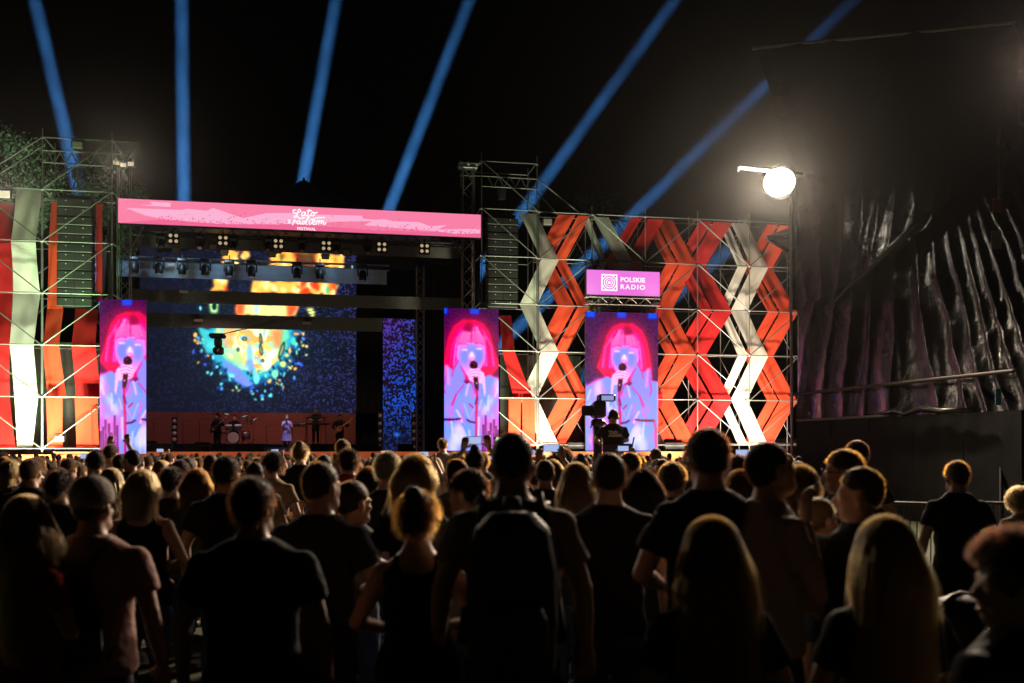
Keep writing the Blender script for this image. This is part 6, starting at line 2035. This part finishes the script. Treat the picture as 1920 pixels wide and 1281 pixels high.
for s_ in (-1, 1):
    mb = MB(); mb.tube([pc_(s_ * .23, .40, .10), pc_(s_ * .23, -.05, .55), pc_(s_ * .23, -.42, .95)], .014, 8); mb.build('side_frame', M_DARK, t, True)
    mb = MB(); mb.tube([pc_(s_ * .23, -.30, .12), pc_(s_ * .23, .05, .55)], .013, 8); mb.build('rear_leg', M_DARK, t, True)
    for y_ in (-.32, .40):
        mb = MB(); mb.cyl(pc_(s_ * .25 - .02, y_, .10), pc_(s_ * .25 + .02, y_, .10), .10, seg=16); mb.build('wheel', M_BLACK, t, True)
mb = MB(); mb.tube([pc_(-.23, -.42, .95), pc_(.23, -.42, .95)], .016, 8); mb.build('handlebar', M_BLACK, t, True)

# ------------------------------------------------------------------ cameraman on the platform
CD = 17.6
cx = (1150 - W / 2) / F * CD
pf = thing('camera_platform', 'black platform of the cameraman standing in the crowd', 'platform', (cx, CD, 0), 0)
mb = MB(); mb.box((cx - .25, CD, .72), (1.9, 1.9, .1), 0, bevel=.01); mb.build('deck', M_BLACK, pf)
for sx in (-1, 1):
    for sy in (-1, 1):
        pole('leg', (cx - .25 + sx * .85, CD + sy * .85, 0), (cx - .25 + sx * .85, CD + sy * .85, .67), .03, M_STEEL, pf)
variant('cameraman', 'm', 'reach', yaw=.45, seat=True, bulk=1.08)
CAMS = 1.02
cmn = person('cameraman in a black T-shirt with white print, seated behind the camera', 'cameraman', (cx, CD), CAMS, .12, 'crop', 'brown', 'charcoal', 'charcoal', 0, None, True, EYE + (HOR - 766) / F * CD - 1.745 * CAMS)
zc = EYE + (HOR - 766) / F * CD
# white print on his back
def tfn(x, y):
    X = -.0 + (x - 880) * .00021; Z_ = 1.30 - (y - 500) * .00021
    return cmn.matrix_basis @ Vector((X, -.165 + .35 * X * X, Z_))
M_PRINT = mat('white_print', (.75, .72, .68), .8)
o = MB()
for part_ in (LATO, RADIEM):
    q = stroke_mesh(part_, 62, tfn); o.add(q.v, q.f)
o = o.build('shirt_print', M_PRINT, cmn); 
# headset
hsx = thing('headset', 'headset on the cameraman', 'headset', cmn.matrix_basis @ Vector((0, 0, 1.7)), 0)
Ry = Matrix.Rotation(.45, 3, 'Z')
def hp_(x, y, z): return tuple(Ry @ Vector((x, y, z)) + Vector((0, .015, 1.60)))
mb = MB(); mb.tube([hp_(.092 * math.cos(a), -.01, .02 + .105 * math.sin(a)) for a in [math.pi * k / 10 for k in range(11)]], .011, 8); in_person(cmn, mb, 'band', M_BLACK, hsx)
for s in (-1, 1):
    mb = MB(); mb.cyl(hp_(s * .082, -.005, -.01), hp_(s * .105, -.005, -.01), .036, seg=14); in_person(cmn, mb, 'ear_cup', M_DARK, hsx)
# chair
ch = thing('director_chair', 'black chair under the cameraman', 'chair', (cx, CD, .77), 0)
zs_ = zc - .93 * CAMS
mb = MB(); mb.box((cx + .02, CD + .12, zs_ + .02), (.52, .46, .05), 0, bevel=.02); mb.build('seat', M_BLACK, ch)
mb = MB(); mb.box((cx + .05, CD - .24, zs_ + .25), (.52, .035, .15), 0, bevel=.015); mb.build('backrest', M_BLACK, ch)
for sx in (-1, 1):
    pole('back_post', (cx + .05 + sx * .29, CD - .22, zs_ + .44), (cx + .02 + sx * .25, CD - .08, zs_), .013, M_DARK, ch)
    for sy in (-1, 1):
        pole('leg', (cx + .02 + sx * .25, CD + .12 + sy * .2, zs_), (cx + .02 + sx * .27, CD + .12 + sy * .26, .77), .014, M_DARK, ch)
# broadcast camera on its pedestal
bx_, by_ = (1121 - W / 2) / F * (CD + .55), CD + .55
bz = EYE + (HOR - 768) / F * by_
bc = thing('broadcast_camera', 'large broadcast camera with viewfinder in front of the cameraman', 'camera', (bx_, by_, .77), 0)
mb = MB(); mb.box((bx_ + .02, by_, bz), (.22, .50, .30), 0, bevel=.03); mb.build('body', M_BLACK, bc)
mb = MB(); mb.box((bx_ - .19, by_ + .05, bz - .02), (.20, .22, .18), 0, bevel=.02); mb.build('side_unit', M_BLACK, bc)
mb = MB(); mb.box((bx_ + .14, by_ - .22, bz + .20), (.30, .16, .13), .1, bevel=.02); vf = mb.build('viewfinder', M_BLACK, bc)
mb = MB(); mb.box((bx_ + .14 + .01, by_ - .306, bz + .195), (.22, .006, .085), .1); mb.build('screen', mat('viewfinder_screen', (.02, .02, .03), .2, emit=(.35, .4, .75), strength=.8, sample=False), vf)
mb = MB(); mb.tube([(bx_ + .02, by_ + .25, bz), (bx_ + .02, by_ + .65, bz), (bx_ + .02, by_ + .68, bz)], [.10, .13, .15], 14); mb.build('lens', M_BLACK, bc, True)
mb = MB(); mb.tube([(bx_, by_ + .2, bz + .15), (bx_, by_ + .05, bz + .24), (bx_, by_ - .15, bz + .24), (bx_, by_ - .22, bz + .15)], .02, 8); mb.build('handle', M_BLACK, bc, True)
mb = MB(); mb.box((bx_, by_, bz - .24), (.24, .3, .14), 0, bevel=.04); mb.build('pan_head', M_DARK, bc)
mb = MB(); mb.tube([(bx_, by_, bz - .3), (bx_, by_, bz - .75), (bx_, by_, .82)], [.10, .08, .16], 14); mb.build('pedestal', M_DARK, bc, True)
for s, l in ((-1, .5), (1, .5)):
    pole('pan_bar', (bx_ + s * .1, by_ - .1, bz - .22), (bx_ + s * .17, by_ - l, bz - .34), .014, M_DARK, bc)

# ------------------------------------------------------------------ the band
BG = 'musicians on the stage'
DZ = 1.555
variant('singer', 'f', 'mic', dress=.52); variant('guitarist', 'm', 'guitar', sleeve=1.5); variant('drummer', 'm', 'reach', seat=True); variant('keys', 'm', 'reach', pitch=-.2)
def on_stage(label, px, off, var, hk, hc, top, h, rz, z=DZ, bottom='black'):
    p = Sz(px, 0, off)
    return person(label, var, (p.x, p.y), h / 1.75, rz, hk, hc, top, bottom, 0, BG, True, z)
FACE = math.pi + TH
sng = on_stage('blond singer in a lilac dress with microphone at centre stage', 538, 3.6, 'singer', 'bob', 'platinum', 'violet', 1.72, FACE)
gtr = on_stage('guitarist in black with sunglasses on the right of the stage', 637, 5.0, 'guitarist', 'short', 'dark', 'black', 1.80, FACE)
bas = on_stage('bassist in black standing beside the drum kit', 408, 5.0, 'guitarist', 'messy', 'dark', 'black', 1.82, FACE - .5)
drm = on_stage('drummer sitting behind the drum kit', 440, 7.4, 'drummer', 'short', 'dark', 'black', 1.78, FACE, 1.96 - .36)
kbd = on_stage('keyboard player behind the keyboards', 592, 7.6, 'keys', 'short', 'dark', 'black', 1.78, FACE, 1.96)
# microphone in the singer's hand, mic stand
mc = thing('microphone', 'silver microphone held by the singer', 'microphone', sng.matrix_basis @ Vector((0, .2, 1.4)), 0)
mb = MB(); mb.tube([(.05, .22, 1.38), (.0, .19, 1.50)], [.012, .017], 8); in_person(sng, mb, 'handle', M_BLACK, mc)
mb = MB(); mb.ell((-.01, .18, 1.525), (.024, .024, .024), 10, 8); in_person(sng, mb, 'grille', M_STEEL, mc)
M_GUIT = mat('guitar_wood', (.28, .13, .06), .3, vary=.3)
M_NECK = mat('guitar_neck', (.5, .32, .18), .4)
def guitar(o, label, body_m):
    t = thing('guitar', label, 'guitar', o.matrix_basis @ Vector((0, .2, 1.05)), 0, 'guitars on stage')
    Rz = Matrix.Rotation(math.radians(-38), 3, 'Y')   # neck rises to the player's left
    def G(x, y, z): return tuple(Matrix.Rotation(math.radians(38), 3, 'Y') @ Vector((-x, y, z)) + Vector((.08, .17, 1.04)))
    out = []
    for k in range(28):
        a = 2 * math.pi * k / 28
        r = .155 + .035 * math.cos(2 * a) - .02 * math.cos(3 * a)
        out.append((r * 1.15 * math.cos(a), r * math.sin(a)))
    mb = MB(); vs = [G(x, -.02, z) for x, z in out] + [G(x, .025, z) for x, z in out]
    mb.add(vs, [tuple(range(28)), tuple(range(55, 27, -1))] + [(i, (i + 1) % 28, 28 + (i + 1) % 28, 28 + i) for i in range(28)])
    in_person(o, mb, 'body', body_m, t, smooth=False)
    mb = MB(); mb.tube([G(.12, .02, 0), G(.70, .02, 0)], .024, 6, flat=(1, .7)); in_person(o, mb, 'neck', M_NECK, t)
    mb = MB(); mb.tube([G(.70, .02, 0), G(.84, .02, .015)], [.035, .026], 6, flat=(1, .5)); in_person(o, mb, 'headstock', M_NECK, t)
    mb = MB(); mb.tube([(.14, .12, 1.0), (.12, -.11, 1.2), (-.10, -.10, 1.47), (-.13, .10, 1.42), (-.2, .2, 1.2)], .014, 6); in_person(o, mb, 'strap', M_BLACK, t)
guitar(gtr, 'brown electric guitar with pale neck played at the right', M_GUIT)
guitar(bas, 'dark bass guitar played beside the drums', mat('bass_body', (.05, .02, .02), .3))
sgl = thing('sunglasses', 'dark sunglasses on the guitarist', 'sunglasses', gtr.matrix_basis @ Vector((0, .1, 1.6)), 0)
for s in (-1, 1):
    mb = MB(); mb.ell((s * .034, .118, 1.603), (.028, .006, .02), 10, 6); in_person(gtr, mb, 'lens', M_BLACK, sgl)
mb = MB(); mb.tube([(-.075, .06, 1.61), (-.06, .115, 1.612), (.06, .115, 1.612), (.075, .06, 1.61)], .004, 6); in_person(gtr, mb, 'frame', M_BLACK, sgl)
# drum kit
M_DRUM = mat('drum_shell', (.25, .22, .2), .2, .5); M_SKINW = mat('drum_skin', (.55, .53, .5), .5); M_CYM = mat('cymbal_brass', (.45, .33, .14), .25, .9); M_CHROME = mat('chrome', (.7, .7, .72), .12, 1.0)
RZ_ = 1.956
kp = sp(uo(438, 6.4), 6.4, RZ_)
dk = thing('drum_kit', 'drum kit on the riser left of centre stage', 'drum kit', kp, TH)
def dl(x, y, z): return kp + U * x + N * y + Vector((0, 0, z))
def drum(x, y, z, r, h, ax):
    c = dl(x, y, z); ax = Vector(ax).normalized()
    mb = MB(); mb.cyl(c - ax * h / 2, c + ax * h / 2, r, seg=20); d_ = mb.build('drum', M_DRUM, dk, True)
    for s in (-1, 1):
        mb = MB(); mb.cyl(c + ax * s * (h / 2 + .002), c + ax * s * (h / 2 + .01), r * .93, seg=20); mb.build('skin', M_SKINW, d_)
        mb = MB(); mb.cyl(c + ax * s * (h / 2 - .02), c + ax * s * (h / 2 + .006), r * 1.04, seg=20); mb.build('hoop', M_CHROME, d_)
drum(0, 0, .30, .28, .42, -N)
drum(-.22, 0, .78, .16, .2, Vector((0, 0, 1)) - N * .3); drum(.2, 0, .78, .17, .22, Vector((0, 0, 1)) - N * .3)
drum(-.55, .3, .55, .18, .14, (0, 0, 1)); drum(.55, .25, .42, .21, .4, (0, 0, 1)); drum(-.75, .1, .72, .13, .16, (0, 0, 1))
for x, y, z, r, tl_x in ((-.75, .2, 1.18, .22, .2), (.45, .1, 1.30, .25, -.25), (.9, .2, 1.15, .24, -.35), (-.35, .3, 1.42, .2, .2)):
    c = dl(x, y, z); ax = (Vector((0, 0, 1)) + U * tl_x - N * .25).normalized()
    mb = MB(); mb.tube([c, c + ax * .015, c + ax * .035], [r, r * .5, .03], 20); cy_ = mb.build('cymbal', M_CYM, dk, True)
    pole('cymbal_stand', dl(x, y + .05, 0), c, .013, M_CHROME, dk, 6)
    for a in range(3):
        q_ = dl(x + .22 * math.cos(a * 2.1), y + .05 + .22 * math.sin(a * 2.1), .01); pole('stand_leg', dl(x, y + .05, .25), q_, .01, M_CHROME, dk, 6)
mb = MB(); mb.cyl(dl(0, .95, .44), dl(0, .95, .5), .17, seg=16); mb.build('stool', M_BLACK, dk, True); pole('stool_post', dl(0, .95, 0), dl(0, .95, .44), .03, M_CHROME, dk)
for x in (.62, .80):
    pole('percussion_tube', dl(x, -.2, .9), dl(x + (.0 if x < .7 else .12), -.2, 1.3), .035, M_CHROME, dk)
# keyboards
kc = sp(uo(592, 6.8), 6.8, RZ_)
ks = thing('keyboard_rig', 'keyboards on a black two-tier stand at the right of the riser', 'keyboard', kc, TH)
def kl_(x, y, z): return kc + U * x + N * y + Vector((0, 0, z))
for z, w in ((.98, 1.25), (1.28, .95)):
    mb = MB(); mb.box(kl_(0, 0, z), (w, .34, .09), TH, bevel=.02); kb = mb.build('keyboard', M_BLACK, ks)
    mb = MB(); mb.box(kl_(0, .10, z + .048), (w * .9, .13, .012), TH); mb.build('keys', M_WHITE, kb)
for s in (-1, 1):
    pole('stand_leg', kl_(s * .5, -.15, 0), kl_(s * .42, 0, 1.25), .022, M_DARK, ks); pole('stand_leg', kl_(s * .5, .25, 0), kl_(s * .42, 0, 1.25), .022, M_DARK, ks)
t = thing('synth_table', 'small lit synthesizer table between singer and keyboards', 'synthesizer', sp(uo(562, 6.0), 6.0, RZ_), TH)
pc = sp(uo(562, 6.0), 6.0, RZ_)
mb = MB(); mb.box(pc + Vector((0, 0, .85)), (.8, .4, .06), TH, bevel=.01); mb.build('tabletop', M_BLACK, t)
for s in (-1, 1): pole('leg', pc + U * s * .35, pc + U * s * .35 + Vector((0, 0, .82)), .02, M_DARK, t)
mb = MB(); mb.box(pc + Vector((0, 0, .96)), (.6, .3, .12), TH, bevel=.02); mb.build('synthesizer', M_DARK, t)
for k in range(7):
    mb = MB(); mb.box(pc + U * (-.25 + .08 * k) - N * .155 + Vector((0, 0, .97)), (.03, .008, .05), TH); mb.build('knob', M_WHITE, t)
# microphone stands, wedges, cases along the stage
def mic_stand(label, px, off, z0, h, boom=.35):
    b0 = Sz(px, z0, off)
    t = thing('microphone_stand', label, 'microphone stand', b0, TH, 'microphone stands')
    mb = MB(); mb.cyl(b0 + Vector((0, 0, .002)), b0 + Vector((0, 0, .03)), .13, seg=14); mb.build('base', M_BLACK, t)
    pole('upright', b0 + Vector((0, 0, .03)), b0 + Vector((0, 0, h)), .013, M_DARK, t, 6)
    pole('boom', b0 + Vector((0, 0, h)) - U * boom * .4, b0 + Vector((0, 0, h + .1)) + U * boom, .010, M_DARK, t, 6)
    mb = MB(); mb.ell(b0 + Vector((0, 0, h + .11)) + U * (boom + .03), (.035, .028, .028), 8, 6); mb.build('microphone', M_DARK, t, True)
for i, (px, off, z0, h) in enumerate(((288, 5, DZ, 1.5), (343, 4.5, DZ, 1.35), (374, 5.0, DZ, 1.45), (500, 5.2, DZ, 1.2), (172, -.6, 1.5, 1.75))):
    mic_stand('%s microphone stand from the left on the stage' % ORD[i] if i < 4 else 'microphone stand before the left scaffold', px, off, z0, h)
def wedge(label, px, off, z0, m=M_BLACK):
    c_ = Sz(px, z0, off)
    t = thing('monitor_wedge', label, 'monitor speaker', c_, TH, 'stage monitor wedges')
    pr = [(-.25, 0), (.25, 0), (.25, .12), (-.02, .38), (-.25, .38)]
    mb = MB(); vs = []
    for s in (-.33, .33):
        vs += [c_ + U * s + N * y + Vector((0, 0, z + .003)) for y, z in pr]
    mb.add(vs, [(4, 3, 2, 1, 0), (5, 6, 7, 8, 9)] + [(i, (i + 1) % 5, 5 + (i + 1) % 5, 5 + i) for i in range(5)]); mb.build('cabinet', m, t)
    mb = MB(); mb.quad(c_ - U * .29 + N * -.253 + Vector((0, 0, .06)), c_ + U * .29 + N * -.253 + Vector((0, 0, .06)), c_ + U * .29 - N * .253 + Vector((0, 0, .34)), c_ - U * .29 - N * .253 + Vector((0, 0, .34))); mb.build('grille', M_SPK, t)
wedge('grey monitor wedge in front of the middle portrait screen', 853, -.9 + .45, DZ + .0, mat('grey_wedge', (.12, .12, .12), .5))
for i, px in enumerate((300, 360, 455, 480, 600, 690, 760)):
    wedge('%s black monitor wedge from the left along the stage front' % ORD[i], px, .3 + .4 * (i % 2), DZ)
for i, (px, w, h) in enumerate(((278, .7, .5), (312, .5, .35), (380, .6, .45), (668, .5, .3), (700, .7, .3), (1262, .9, .45), (1080, .8, .45))):
    c_ = Sz(px, DZ, 1.4 if px < 1000 else -.2)
    t = thing('flight_case', 'black flight case, %s from the left on the stage' % ORD[i], 'case', c_, TH, 'flight cases')
    mb = MB(); mb.box(c_ + Vector((0, 0, h / 2 + .003)), (w, .5, h), TH, bevel=.02); mb.build('shell', M_BLACK, t)
    mb = MB(); mb.box(c_ + Vector((0, 0, h * .68)), (w + .012, .512, .03), TH); mb.build('edge_trim', M_STEEL, t)

bpy.data.scenes.remove(WS)
# ------------------------------------------------------------------ haze over the whole field
M_HAZE = bpy.data.materials.new('evening_haze')
M_HAZE.use_nodes = True
nt = M_HAZE.node_tree; nt.nodes.remove(nt.nodes['Principled BSDF'])
pv = nt.nodes.new('ShaderNodeVolumePrincipled')
pv.inputs['Color'].default_value = (.9, .9, .9, 1); pv.inputs['Density'].default_value = HAZE_DENSITY; pv.inputs['Anisotropy'].default_value = .93
nt.links.new(pv.outputs['Volume'], nt.nodes['Material Output'].inputs['Volume'])
mb = MB(); mb.box((0, 270, 39), (820, 680, 80))
o = mb.build('haze', M_HAZE); tag(o, 'thin evening haze over the festival field', None, None, 'stuff')
